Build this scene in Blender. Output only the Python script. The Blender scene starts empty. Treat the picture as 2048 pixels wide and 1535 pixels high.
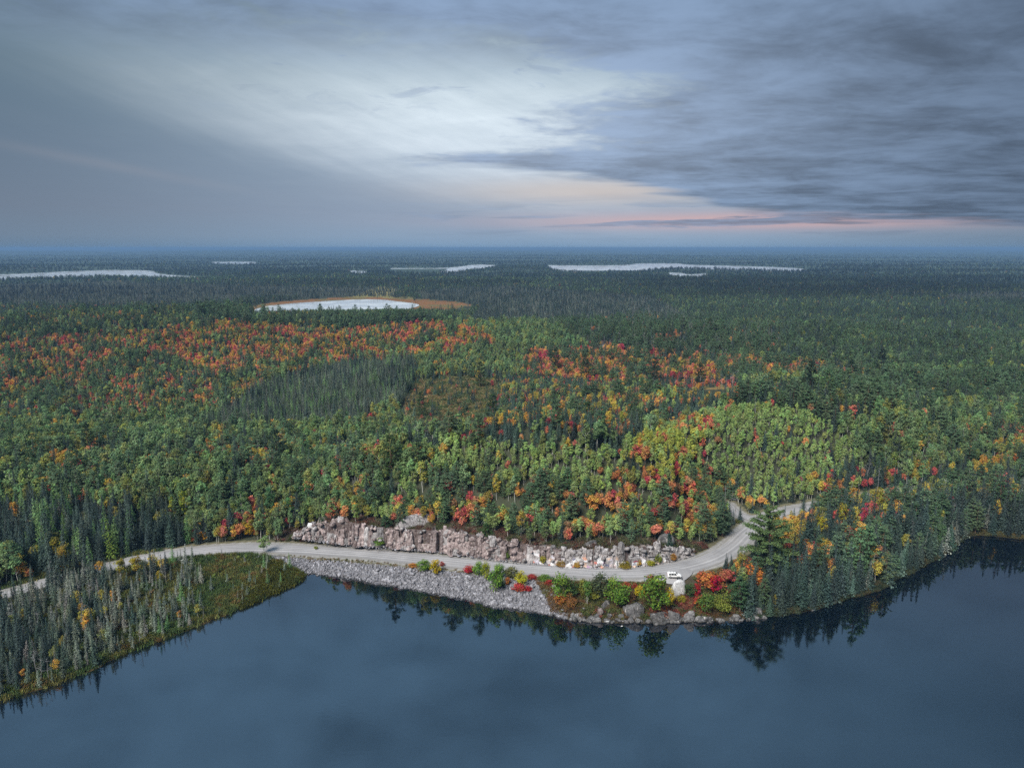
import bpy, math, random
import numpy as np
from mathutils import Vector, Matrix

random.seed(7)
rng = np.random.default_rng(11)
R = math.radians
scene = bpy.context.scene
COL = scene.collection

# ------------------------------------------------------------------ camera
CAM_H = 110.0
PITCH = math.atan(272 / 1422.0)
cam_data = bpy.data.cameras.new('camera')
cam = bpy.data.objects.new('camera', cam_data)
COL.objects.link(cam)
cam.location = (0, 0, CAM_H)
cam.rotation_euler = (math.pi / 2 - PITCH, 0, 0)
cam_data.sensor_width = 36.0
cam_data.lens = 36.0 * 1422 / 2048
cam_data.clip_start = 1.0
cam_data.clip_end = 200000
scene.camera = cam

# ------------------------------------------------------------------ render / exposure
scene.render.engine = 'CYCLES'
scene.view_settings.view_transform = 'Standard'
scene.view_settings.look = 'None'
scene.view_settings.exposure = 2.05
scene.view_settings.gamma = 1.0
scene.view_settings.use_curve_mapping = False
cy = scene.cycles
cy.max_bounces = 5
cy.diffuse_bounces = 2
cy.glossy_bounces = 3
cy.transmission_bounces = 2
cy.volume_bounces = 0
cy.transparent_max_bounces = 8
cy.use_denoising = False
cy.use_adaptive_sampling = True
cy.adaptive_threshold = 0.012
cy.caustics_reflective = False
cy.caustics_refractive = False
cy.sample_clamp_indirect = 4.0

# ------------------------------------------------------------------ sun
SUN_EL = R(48)
SUN_AZ = math.atan2(-0.55, -0.83)          # clockwise from +Y: behind the camera, to its left
sun_data = bpy.data.lights.new('sun', 'SUN')
sun_data.energy = 1.5
sun_data.angle = R(28)
sun_data.color = (1.0, 0.955, 0.87)
sun = bpy.data.objects.new('sun', sun_data)
COL.objects.link(sun)
sdir = Vector((math.sin(SUN_AZ) * math.cos(SUN_EL), math.cos(SUN_AZ) * math.cos(SUN_EL), math.sin(SUN_EL)))
sun.rotation_euler = sdir.to_track_quat('Z', 'Y').to_euler()
sun.location = (0, 0, 400)


# ------------------------------------------------------------------ node helper
class NT:
    """Small expression helper on a node tree."""
    def __init__(self, tree):
        self.t = tree
        self.n = tree.nodes
        self.l = tree.links

    def node(self, typ, **kw):
        nd = self.n.new(typ)
        for k, v in kw.items():
            setattr(nd, k, v)
        return nd

    def put(self, sock, v):
        if isinstance(v, bpy.types.NodeSocket):
            self.l.new(v, sock)
        elif v is not None:
            if hasattr(sock.default_value, '__len__') and not hasattr(v, '__len__'):
                v = [v] * len(sock.default_value)
            if hasattr(sock.default_value, '__len__') and len(sock.default_value) == 4 and len(v) == 3:
                v = (*v, 1.0)
            sock.default_value = v

    def m(self, op, a, b=None, c=None, clamp=False):
        nd = self.node('ShaderNodeMath', operation=op)
        nd.use_clamp = clamp
        self.put(nd.inputs[0], a)
        if b is not None: self.put(nd.inputs[1], b)
        if c is not None: self.put(nd.inputs[2], c)
        return nd.outputs[0]

    def add(self, a, b): return self.m('ADD', a, b)
    def sub(self, a, b): return self.m('SUBTRACT', a, b)
    def mul(self, a, b): return self.m('MULTIPLY', a, b)
    def div(self, a, b): return self.m('DIVIDE', a, b)

    def ss(self, x, e0, e1, to0=0.0, to1=1.0):
        nd = self.node('ShaderNodeMapRange', interpolation_type='SMOOTHSTEP')
        self.put(nd.inputs['Value'], x)
        nd.inputs['From Min'].default_value = e0
        nd.inputs['From Max'].default_value = e1
        nd.inputs['To Min'].default_value = to0
        nd.inputs['To Max'].default_value = to1
        return nd.outputs[0]

    def gauss(self, x, c, w):
        d = self.div(self.sub(x, c), w)
        return self.m('EXPONENT', self.mul(self.mul(d, d), -1.0))

    def mix(self, f, a, b, blend='MIX'):
        nd = self.node('ShaderNodeMix', data_type='RGBA', blend_type=blend)
        self.put(nd.inputs[0], f)
        self.put(nd.inputs[6], a)
        self.put(nd.inputs[7], b)
        return nd.outputs[2]

    def vec(self, x, y, z):
        nd = self.node('ShaderNodeCombineXYZ')
        self.put(nd.inputs[0], x); self.put(nd.inputs[1], y); self.put(nd.inputs[2], z)
        return nd.outputs[0]

    def noise(self, vec, scale, detail=4, rough=0.55, dist=0.0, out=0):
        nd = self.node('ShaderNodeTexNoise')
        if vec is not None: self.put(nd.inputs['Vector'], vec)
        nd.inputs['Scale'].default_value = scale
        nd.inputs['Detail'].default_value = detail
        nd.inputs['Roughness'].default_value = rough
        nd.inputs['Distortion'].default_value = dist
        return nd.outputs[out]

    def curve(self, x, pts):
        """piecewise curve through pts, x and y free"""
        x0, x1 = pts[0][0], pts[-1][0]
        ys = [p[1] for p in pts]; y0, y1 = min(ys), max(ys)
        nd = self.node('ShaderNodeFloatCurve')
        cu = nd.mapping.curves[0]
        q = [((a - x0) / (x1 - x0), (b - y0) / (y1 - y0)) for a, b in pts]
        cu.points[0].location = q[0]; cu.points[1].location = q[-1]
        for p in q[1:-1]: cu.points.new(*p)
        nd.mapping.update()
        t = self.m('DIVIDE', self.sub(x, x0), x1 - x0, clamp=True)
        self.put(nd.inputs['Value'], t)
        return self.add(self.mul(nd.outputs[0], y1 - y0), y0)

    def ramp(self, f, stops):
        nd = self.node('ShaderNodeValToRGB')
        cr = nd.color_ramp
        cr.elements[0].position = stops[0][0]; cr.elements[0].color = (*stops[0][1], 1)
        cr.elements[1].position = stops[-1][0]; cr.elements[1].color = (*stops[-1][1], 1)
        for p, c in stops[1:-1]:
            e = cr.elements.new(p); e.color = (*c, 1)
        self.put(nd.inputs[0], f)
        return nd.outputs[0]


# ------------------------------------------------------------------ world: dusk sky with thin veil and a cloud deck
def build_world():
    w = bpy.data.worlds.new('World')
    scene.world = w
    w.use_nodes = True
    t = w.node_tree
    t.nodes.clear()
    N = NT(t)
    out = N.node('ShaderNodeOutputWorld')
    bg = N.node('ShaderNodeBackground')
    N.l.new(bg.outputs[0], out.inputs[0])
    sky = N.node('ShaderNodeTexSky', sky_type='NISHITA')
    sky.sun_disc = False
    sky.sun_elevation = SUN_EL
    sky.sun_rotation = SUN_AZ
    sky.altitude = 400
    tc = N.node('ShaderNodeTexCoord')
    sep = N.node('ShaderNodeSeparateXYZ')
    N.l.new(tc.outputs['Generated'], sep.inputs[0])
    x, y, z = sep.outputs
    az = N.m('ARCTAN2', x, y)
    el = N.m('ARCSINE', N.m('MAXIMUM', z, 0.0))
    # cloud plane coordinates
    zz = N.add(N.m('MAXIMUM', z, 0.0), 0.035)
    px, py = N.div(x, zz), N.div(y, zz)
    plane = N.vec(px, py, 0.0)
    glow = N.mul(N.gauss(az, -0.06, 0.38), N.gauss(el, 0.160, 0.115))
    # diagonal lower edge of the bright veil, streaked
    line = N.sub(0.168, N.mul(N.add(az, 0.55), 0.24))
    rot_u = N.add(N.mul(az, 0.82), N.mul(el, -0.9))
    rot_v = N.add(N.mul(az, 0.35), N.mul(el, 0.95))
    streak = N.noise(N.vec(N.mul(rot_u, 2.2), N.mul(rot_v, 17.0), 0.3), 1.0, 5, 0.55, 0.4)
    fine = N.noise(N.vec(N.mul(rot_u, 7.0), N.mul(rot_v, 60.0), 2.3), 1.0, 4, 0.6, 0.3)
    edge = N.add(N.sub(el, line), N.mul(N.sub(streak, 0.5), 0.09))
    vm = N.ss(edge, -0.035, 0.075)
    veil = N.mul(glow, N.add(0.25, N.mul(vm, 0.75)))
    vn = N.noise(N.vec(N.mul(px, 1.3), N.mul(py, 1.3), 12.2), 1.0, 6, 0.6, 0.4)
    veil = N.mul(veil, N.mul(N.add(0.80, N.mul(fine, 0.4)), N.add(0.66, N.mul(vn, 0.62))))
    # low band colours
    low = N.ramp(N.m('DIVIDE', el, 0.30, clamp=True), [
        (0.0, (0.175, 0.30, 0.46)), (0.05, (0.21, 0.31, 0.45)), (0.16, (0.205, 0.275, 0.395)),
        (0.40, (0.172, 0.250, 0.355)), (0.75, (0.150, 0.245, 0.325)), (1.0, (0.115, 0.190, 0.260))])
    side = N.ss(N.m('ABSOLUTE', N.add(az, -0.05)), 0.12, 0.75, 1.0, 0.64)
    low = N.mix(1.0, low, N.vec(side, side, side), 'MULTIPLY')
    clear = N.mix(0.06, low, N.mix(1.0, sky.outputs[0], (0.09, 0.09, 0.09), 'MULTIPLY'))
    base = N.mix(1.0, clear, N.mix(1.0, (0.475, 0.485, 0.468), N.vec(veil, veil, veil), 'MULTIPLY'), 'ADD')
    # pink afterglow below the deck
    pinkw = N.mul(N.gauss(az, 0.34, 0.30), N.gauss(el, 0.035, 0.011))
    base = N.mix(N.mul(pinkw, 0.85), base, (0.64, 0.41, 0.40))
    creamw = N.mul(N.gauss(az, 0.12, 0.2), N.gauss(el, 0.075, 0.018))
    base = N.mix(N.mul(creamw, 0.7), base, (0.60, 0.52, 0.47))
    # faint wisp at left
    wl = N.sub(0.112, N.mul(N.add(az, 0.60), 0.16))
    wisp = N.mul(N.gauss(N.sub(el, wl), 0.0, 0.006), N.gauss(az, -0.5, 0.14))
    base = N.mix(N.mul(wisp, 0.11), base, (0.42, 0.38, 0.40))
    # cloud deck
    z2 = N.add(N.m('MAXIMUM', z, 0.0), 0.11)
    qx, qy = N.div(x, z2), N.div(y, z2)
    n1 = N.noise(N.vec(N.mul(px, 0.55), N.mul(py, 0.8), 1.7), 1.0, 6, 0.58, 0.5)
    n2 = N.noise(N.vec(N.mul(qx, 2.3), N.mul(qy, 3.0), 5.2), 1.0, 6, 0.6, 0.5)
    n3 = N.noise(N.vec(N.mul(az, 5.0), N.mul(el, 75.0), 3.1), 1.0, 5, 0.55, 0.5)
    n4 = N.noise(N.vec(N.mul(az, 11.0), N.mul(el, 42.0), 8.1), 1.0, 6, 0.62, 0.8)
    n6 = N.noise(N.vec(N.mul(qx, 5.5), N.mul(qy, 7.0), 9.4), 1.0, 6, 0.62, 0.3)
    azb = N.curve(el, [(0.0, -0.10), (0.095, -0.10), (0.108, -0.20), (0.118, -0.15), (0.132, 0.03), (0.165, 0.03), (0.19, 0.10),
                       (0.215, 0.13), (0.245, -0.02), (0.275, -0.10), (0.295, -0.36), (0.335, -0.75), (0.40, -2.0)])
    F = N.sub(az, azb)
    back = N.sub(N.m('ABSOLUTE', az), 1.15)
    F = N.m('MAXIMUM', F, back)
    jig = N.add(N.mul(N.sub(n4, 0.5), 0.24), N.add(N.mul(N.sub(n2, 0.5), 0.26), N.mul(N.sub(n6, 0.5), 0.22)))
    F = N.add(F, jig)
    m1 = N.ss(F, -0.06, 0.13)
    lowb = N.curve(az, [(-1.2, 0.05), (-0.4, 0.108), (-0.165, 0.108), (0.0, 0.10), (0.155, 0.079), (0.25, 0.060), (0.33, 0.040), (0.62, 0.024), (1.2, 0.02)])
    e2 = N.add(N.sub(el, lowb), N.mul(N.sub(n3, 0.5), 0.034))
    m2 = N.ss(e2, -0.004, 0.012)
    deckm = N.mul(m1, m2)
    # scattered scuds left of the deck
    scud = N.mul(N.ss(n4, 0.53, 0.68), N.mul(N.gauss(az, -0.12, 0.30), N.gauss(el, 0.235, 0.055)))
    topsc = N.mul(N.ss(N.add(N.mul(n1, 0.6), N.mul(n4, 0.4)), 0.35, 0.52), N.ss(el, 0.19, 0.30))
    deckm = N.m('MAXIMUM', deckm, N.m('MAXIMUM', N.mul(scud, 0.75), N.mul(topsc, 0.85)))
    # thin dark stripes across the pink
    strp = N.mul(N.ss(n3, 0.50, 0.60), N.mul(N.gauss(az, 0.30, 0.42), N.gauss(el, 0.038, 0.02)))
    deckm = N.m('MAXIMUM', deckm, N.mul(strp, 0.9))
    tone = N.add(N.add(N.mul(n1, 0.70), N.mul(n6, 0.26)), N.mul(n2, 0.56))       # mean about 0.76
    tone = N.ss(tone, 0.52, 0.98, 0.62, 1.36)
    far = N.ss(az, 0.10, 0.75, 1.05, 0.60)
    zen = N.ss(el, 0.75, 1.35, 1.1, 2.7)                                           # an overcast sky brightens to the zenith
    k = N.mul(N.mul(tone, far), zen)
    deck = N.mix(1.0, N.mix(N.ss(el, 0.3, 0.55), (0.148, 0.214, 0.322), (0.126, 0.236, 0.368)), N.vec(k, k, k), 'MULTIPLY')
    g2 = N.mul(glow, 0.13)
    deck = N.mix(1.0, deck, N.vec(g2, g2, g2), 'ADD')
    col = N.mix(deckm, base, deck)
    N.put(bg.inputs[0], col)
    bg.inputs[1].default_value = 0.258
    w.cycles.sampling_method = 'MANUAL'
    w.cycles.sample_map_resolution = 512

build_world()

# ------------------------------------------------------------------ small geometry helpers
SP, CP = math.sin(PITCH), math.cos(PITCH)
FPX = 1422.0

def ground(px, py, z=0.0):
    """point of height z seen at photograph pixel (px, py)"""
    u = (px - 1024) / FPX; v = (767.5 - py) / FPX
    dx, dy, dz = u, CP + v * SP, -SP + v * CP
    k = (z - CAM_H) / dz
    return np.array([dx * k, dy * k, z])

def project(x, y, z):
    zz = z - CAM_H
    yc = y * CP - zz * SP
    vc = y * SP + zz * CP
    return 1024 + FPX * x / yc, 767.5 - FPX * vc / yc, yc

def polyline(pts, z): return np.array([ground(a, b, z)[:2] for a, b in pts])

def smooth_line(P, step=2.0, it=3):
    P = np.asarray(P, float)
    for _ in range(it):
        Q = [P[0]]
        for a, b in zip(P[:-1], P[1:]):
            Q += [a * .75 + b * .25, a * .25 + b * .75]
        Q.append(P[-1]); P = np.array(Q)
    d = np.r_[0, np.cumsum(np.linalg.norm(np.diff(P, axis=0), axis=1))]
    n = max(2, int(d[-1] / step))
    s = np.linspace(0, d[-1], n)
    return np.c_[tuple(np.interp(s, d, P[:, i]) for i in range(P.shape[1]))]

def _seg_block(x, y, A, B, ids):
    best = np.full(x.shape, 1e18); par = np.zeros(x.shape); sgn = np.ones(x.shape)
    for i in ids:
        ax, ay = A[i]; ex, ey = B[i] - A[i]
        L = ex * ex + ey * ey + 1e-9
        dx = x - ax; dy = y - ay
        t = np.clip((dx * ex + dy * ey) / L, 0, 1)
        qx = dx - t * ex; qy = dy - t * ey
        d = qx * qx + qy * qy
        m = d < best
        best[m] = d[m]; par[m] = i + t[m]; sgn[m] = np.sign(ex * qy - ey * qx)[m]
    return best, par, sgn

def seg_dist(x, y, P, tile=32.0):
    """distance to polyline, parameter along it (vertex index float) and side sign (left positive)"""
    x = np.asarray(x, float); y = np.asarray(y, float); P = np.asarray(P, float)
    A, B = P[:-1], P[1:]
    if len(x) < 40:
        ex = B - A; L = (ex ** 2).sum(1) + 1e-9
        dx = x[:, None] - A[None, :, 0]; dy = y[:, None] - A[None, :, 1]
        t = np.clip((dx * ex[:, 0] + dy * ex[:, 1]) / L, 0, 1)
        qx = dx - t * ex[:, 0]; qy = dy - t * ex[:, 1]
        d = qx * qx + qy * qy
        k = d.argmin(1); r = np.arange(len(x))
        return np.sqrt(d[r, k]), k + t[r, k], np.sign(ex[k, 0] * qy[r, k] - ex[k, 1] * qx[r, k])
    best = np.empty(x.shape); par = np.empty(x.shape); sgn = np.empty(x.shape)
    span = max(np.ptp(x), np.ptp(y)); tile = max(tile, span / 40)
    ix = np.floor((x - x.min()) / tile).astype(int); iy = np.floor((y - y.min()) / tile).astype(int)
    key = ix * 100000 + iy
    order = np.argsort(key, kind='stable'); ks = key[order]
    cuts = np.r_[0, np.where(np.diff(ks))[0] + 1, len(ks)]
    mid = (A + B) / 2; half = np.linalg.norm(B - A, axis=1) / 2
    for a, b in zip(cuts[:-1], cuts[1:]):
        q = order[a:b]; xx, yy = x[q], y[q]
        cx, cy_ = (xx.min() + xx.max()) / 2, (yy.min() + yy.max()) / 2
        rad = math.hypot(np.ptp(xx), np.ptp(yy)) / 2
        dm = np.hypot(mid[:, 0] - cx, mid[:, 1] - cy_)
        ids = np.where(dm - half <= (dm + half).min() + 2 * rad)[0]
        best[q], par[q], sgn[q] = _seg_block(xx, yy, A, B, ids)
    return np.sqrt(best), par, sgn

def inside(x, y, P):
    r = np.zeros(np.shape(x), bool)
    n = len(P)
    for i in range(n):
        ax, ay = P[i][0], P[i][1]; bx, by = P[(i + 1) % n][0], P[(i + 1) % n][1]
        if ay == by: continue
        c = ((ay > y) != (by > y)) & (x < (bx - ax) * (y - ay) / (by - ay) + ax)
        r ^= c
    return r

def sstep(x, a, b):
    t = np.clip((x - a) / (b - a), 0, 1)
    return t * t * (3 - 2 * t)

_perm = rng.random((256, 256)).astype(np.float64)
def vnoise(x, y):
    xi = np.floor(x).astype(np.int64); yi = np.floor(y).astype(np.int64)
    fx = x - xi; fy = y - yi
    fx = fx * fx * (3 - 2 * fx); fy = fy * fy * (3 - 2 * fy)
    a = _perm[xi & 255, yi & 255]; b = _perm[(xi + 1) & 255, yi & 255]
    c = _perm[xi & 255, (yi + 1) & 255]; d = _perm[(xi + 1) & 255, (yi + 1) & 255]
    return (a * (1 - fx) + b * fx) * (1 - fy) + (c * (1 - fx) + d * fx) * fy

def fbm(x, y, o=4):
    s = 0; a = 1; t = 0
    for i in range(o):
        s = s + a * vnoise(x * 2 ** i + 17.3 * i, y * 2 ** i + 9.1 * i); t += a; a *= .5
    return s / t

def mesh_obj(name, verts, faces, mats, parent=None, smooth=False, matidx=None, attrs=None, link=True):
    me = bpy.data.meshes.new(name)
    verts = np.asarray(verts, np.float32)
    if isinstance(faces, np.ndarray) and faces.ndim == 2:
        k = faces.shape[1]; nf = len(faces)
        me.vertices.add(len(verts)); me.vertices.foreach_set('co', verts.ravel())
        me.loops.add(nf * k); me.loops.foreach_set('vertex_index', faces.astype(np.int32).ravel())
        me.polygons.add(nf)
        me.polygons.foreach_set('loop_start', np.arange(0, nf * k, k, dtype=np.int32))
        me.polygons.foreach_set('loop_total', np.full(nf, k, np.int32))
    else:
        me.from_pydata([tuple(map(float, v)) for v in verts], [], [tuple(map(int, f)) for f in faces])
    if not isinstance(mats, (list, tuple)): mats = [mats]
    for m in mats: me.materials.append(m)
    if matidx is not None: me.polygons.foreach_set('material_index', np.asarray(matidx, np.int32))
    if smooth: me.polygons.foreach_set('use_smooth', np.ones(len(me.polygons), bool))
    for nm, (typ, dom, data) in (attrs or {}).items():
        a = me.attributes.new(nm, typ, dom)
        a.data.foreach_set('color' if typ == 'FLOAT_COLOR' else ('vector' if typ == 'FLOAT_VECTOR' else 'value'), np.asarray(data).ravel())
    me.update(); me.validate()
    ob = bpy.data.objects.new(name, me)
    if link: COL.objects.link(ob)
    if parent is not None: ob.parent = parent
    return ob

def tag(o, label=None, cat=None, group=None, kind=None):
    if label: o['label'] = label
    if cat: o['category'] = cat
    if group: o['group'] = group
    if kind: o['kind'] = kind
    return o

def empty(name, loc=(0, 0, 0), rz=0.0):
    o = bpy.data.objects.new(name, None)
    o.empty_display_size = .5
    COL.objects.link(o); o.location = loc; o.rotation_euler = (0, 0, rz)
    return o

# ------------------------------------------------------------------ materials
def new_mat(name):
    m = bpy.data.materials.new(name); m.use_nodes = True
    m.node_tree.nodes.clear()
    N = NT(m.node_tree)
    out = N.node('ShaderNodeOutputMaterial')
    return m, N, out

def principled(N, out, col, rough=0.8, spec=0.2, metal=0.0, bump=None, bdist=0.05, bstr=0.5):
    p = N.node('ShaderNodeBsdfPrincipled')
    N.put(p.inputs['Base Color'], col); N.put(p.inputs['Roughness'], rough)
    p.inputs['Specular IOR Level'].default_value = spec
    p.inputs['Metallic'].default_value = metal
    if bump is not None:
        b = N.node('ShaderNodeBump'); b.inputs['Distance'].default_value = bdist; b.inputs['Strength'].default_value = bstr
        N.put(b.inputs['Height'], bump); N.l.new(b.outputs[0], p.inputs['Normal'])
    N.l.new(p.outputs[0], out.inputs[0])
    return p

def position(N): return N.node('ShaderNodeNewGeometry').outputs['Position']

def attr(N, name, typ='GEOMETRY', out='Color'):
    return N.node('ShaderNodeAttribute', attribute_name=name, attribute_type=typ).outputs[out]

def scalecol(N, col, f): return N.mix(1.0, col, N.vec(f, f, f), 'MULTIPLY')

def mat_foliage():
    m, N, out = new_mat('foliage')
    tint = attr(N, 'tint', 'INSTANCER')
    v = attr(N, 'v', 'GEOMETRY', 'Fac')
    rnd = N.node('ShaderNodeObjectInfo').outputs['Random']
    lobe = attr(N, 'lobe', 'GEOMETRY', 'Fac')
    k = N.mul(N.add(0.55, N.mul(v, 0.9)), N.add(0.78, N.mul(lobe, 0.44)))
    c = scalecol(N, tint, k)
    hsv = N.node('ShaderNodeHueSaturation')
    N.put(hsv.inputs['Hue'], N.add(N.add(0.5, N.mul(N.sub(N.m('FRACT', N.mul(v, 7.31)), 0.5), 0.05)), N.mul(N.sub(N.m('FRACT', N.mul(lobe, 5.7)), 0.35), 0.045)))
    N.put(hsv.inputs['Value'], N.add(0.85, N.mul(rnd, 0.3)))
    N.put(hsv.inputs['Color'], c)
    d = N.node('ShaderNodeBsdfDiffuse'); tr = N.node('ShaderNodeBsdfTranslucent')
    N.l.new(hsv.outputs[0], d.inputs[0]); N.l.new(hsv.outputs[0], tr.inputs[0])
    mx = N.node('ShaderNodeMixShader'); mx.inputs[0].default_value = 0.28
    N.l.new(d.outputs[0], mx.inputs[1]); N.l.new(tr.outputs[0], mx.inputs[2])
    N.l.new(mx.outputs[0], out.inputs[0])
    return m

def mat_bark(name, c1, c2):
    m, N, out = new_mat(name)
    n = N.noise(N.node('ShaderNodeTexCoord').outputs['Object'], 2.5, 4, 0.6)
    principled(N, out, N.mix(n, c1, c2), 0.9, 0.1)
    return m

def mat_terrain():
    m, N, out = new_mat('terrain_ground')
    p = position(N)
    c = attr(N, 'ground')
    n = N.noise(p, 0.35, 6, 0.65); n2 = N.noise(p, 0.02, 4, 0.6)
    k = N.add(N.mul(n, 0.9), N.mul(n2, 0.5))
    c = scalecol(N, c, N.add(0.25, N.mul(k, 1.1)))
    principled(N, out, c, 0.95, 0.05, bump=N.noise(p, 0.9, 5, 0.7), bdist=0.6, bstr=0.7)
    return m

def mat_gravel():
    m, N, out = new_mat('gravel_road')
    p = position(N)
    uv = N.node('ShaderNodeUVMap').outputs[0]
    sep = N.node('ShaderNodeSeparateXYZ'); N.l.new(uv, sep.inputs[0])
    u, v = sep.outputs[0], sep.outputs[1]
    wob = N.noise(N.vec(N.mul(v, 0.02), 0.0, 0.0), 1.0, 3, 0.5)
    uu = N.add(u, N.mul(N.sub(wob, 0.5), 0.16))
    lanes = N.noise(N.vec(N.mul(uu, 9.0), N.mul(v, 0.012), 0.0), 1.0, 4, 0.6)
    n = N.noise(p, 2.2, 6, 0.7); n2 = N.noise(p, 0.12, 4, 0.6)
    trk = N.add(N.add(N.gauss(uu, 0.24, 0.05), N.gauss(uu, 0.43, 0.05)), N.add(N.gauss(uu, 0.60, 0.05), N.gauss(uu, 0.79, 0.05)))
    k = N.add(N.add(N.mul(lanes, 0.62), N.mul(trk, 0.16)), N.add(N.mul(n, 0.36), N.mul(n2, 0.38)))
    c = N.ramp(k, [(0.38, (0.125, 0.12, 0.122)), (0.66, (0.225, 0.217, 0.22)), (1.0, (0.40, 0.385, 0.385))])
    e = N.ss(N.m('ABSOLUTE', N.sub(u, 0.5)), 0.38, 0.50)
    c = N.mix(N.mul(e, N.ss(n2, 0.3, 0.7)), c, (0.19, 0.175, 0.15))
    principled(N, out, c, 0.95, 0.1, bump=n, bdist=0.05)
    return m

def mat_rock(name, c_lo, c_mid, c_hi, stain=(0.035, 0.022, 0.022), streak=True, lichen=(0.30, 0.33, 0.26), wet=False):
    m, N, out = new_mat(name)
    p = position(N)
    sep = N.node('ShaderNodeSeparateXYZ'); N.l.new(p, sep.inputs[0])
    n = N.noise(p, 0.9, 7, 0.68, 0.3)
    c = N.ramp(n, [(0.30, c_lo), (0.50, c_mid), (0.72, c_hi)])
    rnd = N.node('ShaderNodeObjectInfo').outputs['Random']
    c = scalecol(N, c, N.add(0.62, N.mul(rnd, 0.66)))
    if streak:
        st = N.noise(N.vec(N.mul(sep.outputs[0], 1.7), N.mul(sep.outputs[1], 1.7), N.mul(sep.outputs[2], 0.30)), 1.0, 5, 0.65, 0.5)
        c = N.mix(N.ss(st, 0.52, 0.66), c, stain)
        st2 = N.noise(N.vec(N.mul(sep.outputs[0], 1.1), N.mul(sep.outputs[1], 1.1), N.add(N.mul(sep.outputs[2], 0.3), 40.0)), 1.0, 4, 0.6)
        c = N.mix(N.ss(st2, 0.60, 0.72, 0.0, 0.75), c, (0.60, 0.55, 0.53))
    li = N.noise(p, 2.6, 4, 0.6)
    c = N.mix(N.ss(li, 0.60, 0.70, 0.0, 0.55), c, lichen)
    if wet: c = scalecol(N, c, N.ss(N.add(sep.outputs[2], N.mul(n, 0.4)), 0.32, 0.62, 0.30, 1.0))
    principled(N, out, c, 0.9, 0.15, bump=N.noise(p, 2.2, 7, 0.7), bdist=0.35, bstr=0.8)
    return m

def mat_paint_rock():
    """granite covered by illegible spray paint up to arm's reach"""
    m, N, out = new_mat('spray_painted_granite')
    p = position(N)
    n = N.noise(p, 0.9, 7, 0.68, 0.3)
    c = N.ramp(n, [(0.30, (0.12, 0.105, 0.105)), (0.5, (0.29, 0.265, 0.26)), (0.72, (0.46, 0.44, 0.44))])
    vo = N.node('ShaderNodeTexVoronoi'); vo.inputs['Scale'].default_value = 0.6
    wv = N.node('ShaderNodeVectorMath', operation='ADD'); N.l.new(p, wv.inputs[0])
    N.put(wv.inputs[1], N.noise(p, 1.3, 3, 0.5, 0, 1))
    N.l.new(wv.outputs[0], vo.inputs['Vector'])
    sepc = N.node('ShaderNodeSeparateColor'); N.l.new(vo.outputs['Color'], sepc.inputs[0])
    nd = N.node('ShaderNodeValToRGB'); cr = nd.color_ramp; cr.interpolation = 'CONSTANT'
    cols = [(0.0, (0.70, 0.70, 0.72)), (0.2, (0.62, 0.30, 0.20)), (0.32, (0.50, 0.47, 0.54)), (0.45, (0.07, 0.08, 0.15)), (0.52, (0.58, 0.46, 0.46)),
            (0.66, (0.46, 0.15, 0.12)), (0.72, (0.62, 0.61, 0.61)), (0.88, (0.40, 0.24, 0.38)), (0.93, (0.60, 0.42, 0.32))]
    cr.elements[0].color = (*cols[0][1], 1); cr.elements[1].position = cols[1][0]; cr.elements[1].color = (*cols[1][1], 1)
    for a, b in cols[2:]:
        e = cr.elements.new(a); e.color = (*b, 1)
    N.l.new(sepc.outputs[0], nd.inputs[0])
    sep = N.node('ShaderNodeSeparateXYZ'); N.l.new(p, sep.inputs[0])
    reach = N.ss(N.add(sep.outputs[2], N.mul(N.noise(p, 0.5, 3), 3.0)), 10.2, 8.0)
    mk = N.mul(N.mul(N.ss(N.noise(p, 0.75, 4, 0.6), 0.44, 0.54), reach), 0.85)
    c = N.mix(mk, c, nd.outputs[0])
    principled(N, out, c, 0.8, 0.2, bump=N.noise(p, 2.2, 7, 0.7), bdist=0.3, bstr=0.7)
    return m

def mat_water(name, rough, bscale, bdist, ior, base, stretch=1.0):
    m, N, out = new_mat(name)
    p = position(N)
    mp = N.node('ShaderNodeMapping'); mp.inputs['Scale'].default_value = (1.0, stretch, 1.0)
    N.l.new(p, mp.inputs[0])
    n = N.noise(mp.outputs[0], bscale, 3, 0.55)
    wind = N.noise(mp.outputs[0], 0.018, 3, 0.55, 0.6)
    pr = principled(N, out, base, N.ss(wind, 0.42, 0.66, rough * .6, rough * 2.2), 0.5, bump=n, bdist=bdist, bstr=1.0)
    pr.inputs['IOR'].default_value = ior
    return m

def mat_plain(name, c, rough=0.6, spec=0.4, metal=0.0, var=0.15):
    m, N, out = new_mat(name)
    n = N.noise(N.node('ShaderNodeTexCoord').outputs['Object'], 6.0, 4, 0.6)
    principled(N, out, scalecol(N, c, N.add(1 - var / 2, N.mul(n, var))), rough, spec, metal)
    return m

M = {}
M['foliage'] = mat_foliage()
M['bark_dark'] = mat_bark('bark_dark', (0.07, 0.055, 0.045), (0.16, 0.135, 0.12))
M['bark_pine'] = mat_bark('bark_pine', (0.10, 0.06, 0.04), (0.22, 0.15, 0.11))
M['bark_white'] = mat_bark('bark_white', (0.34, 0.33, 0.30), (0.62, 0.60, 0.56))
M['bark_grey'] = mat_bark('bark_grey', (0.15, 0.145, 0.145), (0.32, 0.31, 0.31))
M['terrain'] = mat_terrain()
M['gravel'] = mat_gravel()
M['cliff'] = mat_rock('pink_granite', (0.095, 0.068, 0.066), (0.27, 0.212, 0.205), (0.46, 0.395, 0.385))
M['cliff_grey'] = mat_rock('grey_cliff_granite', (0.10, 0.09, 0.09), (0.27, 0.25, 0.25), (0.46, 0.44, 0.44))
M['cliff_dark'] = mat_rock('stained_granite', (0.05, 0.035, 0.035), (0.12, 0.09, 0.085), (0.24, 0.2, 0.19))
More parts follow.
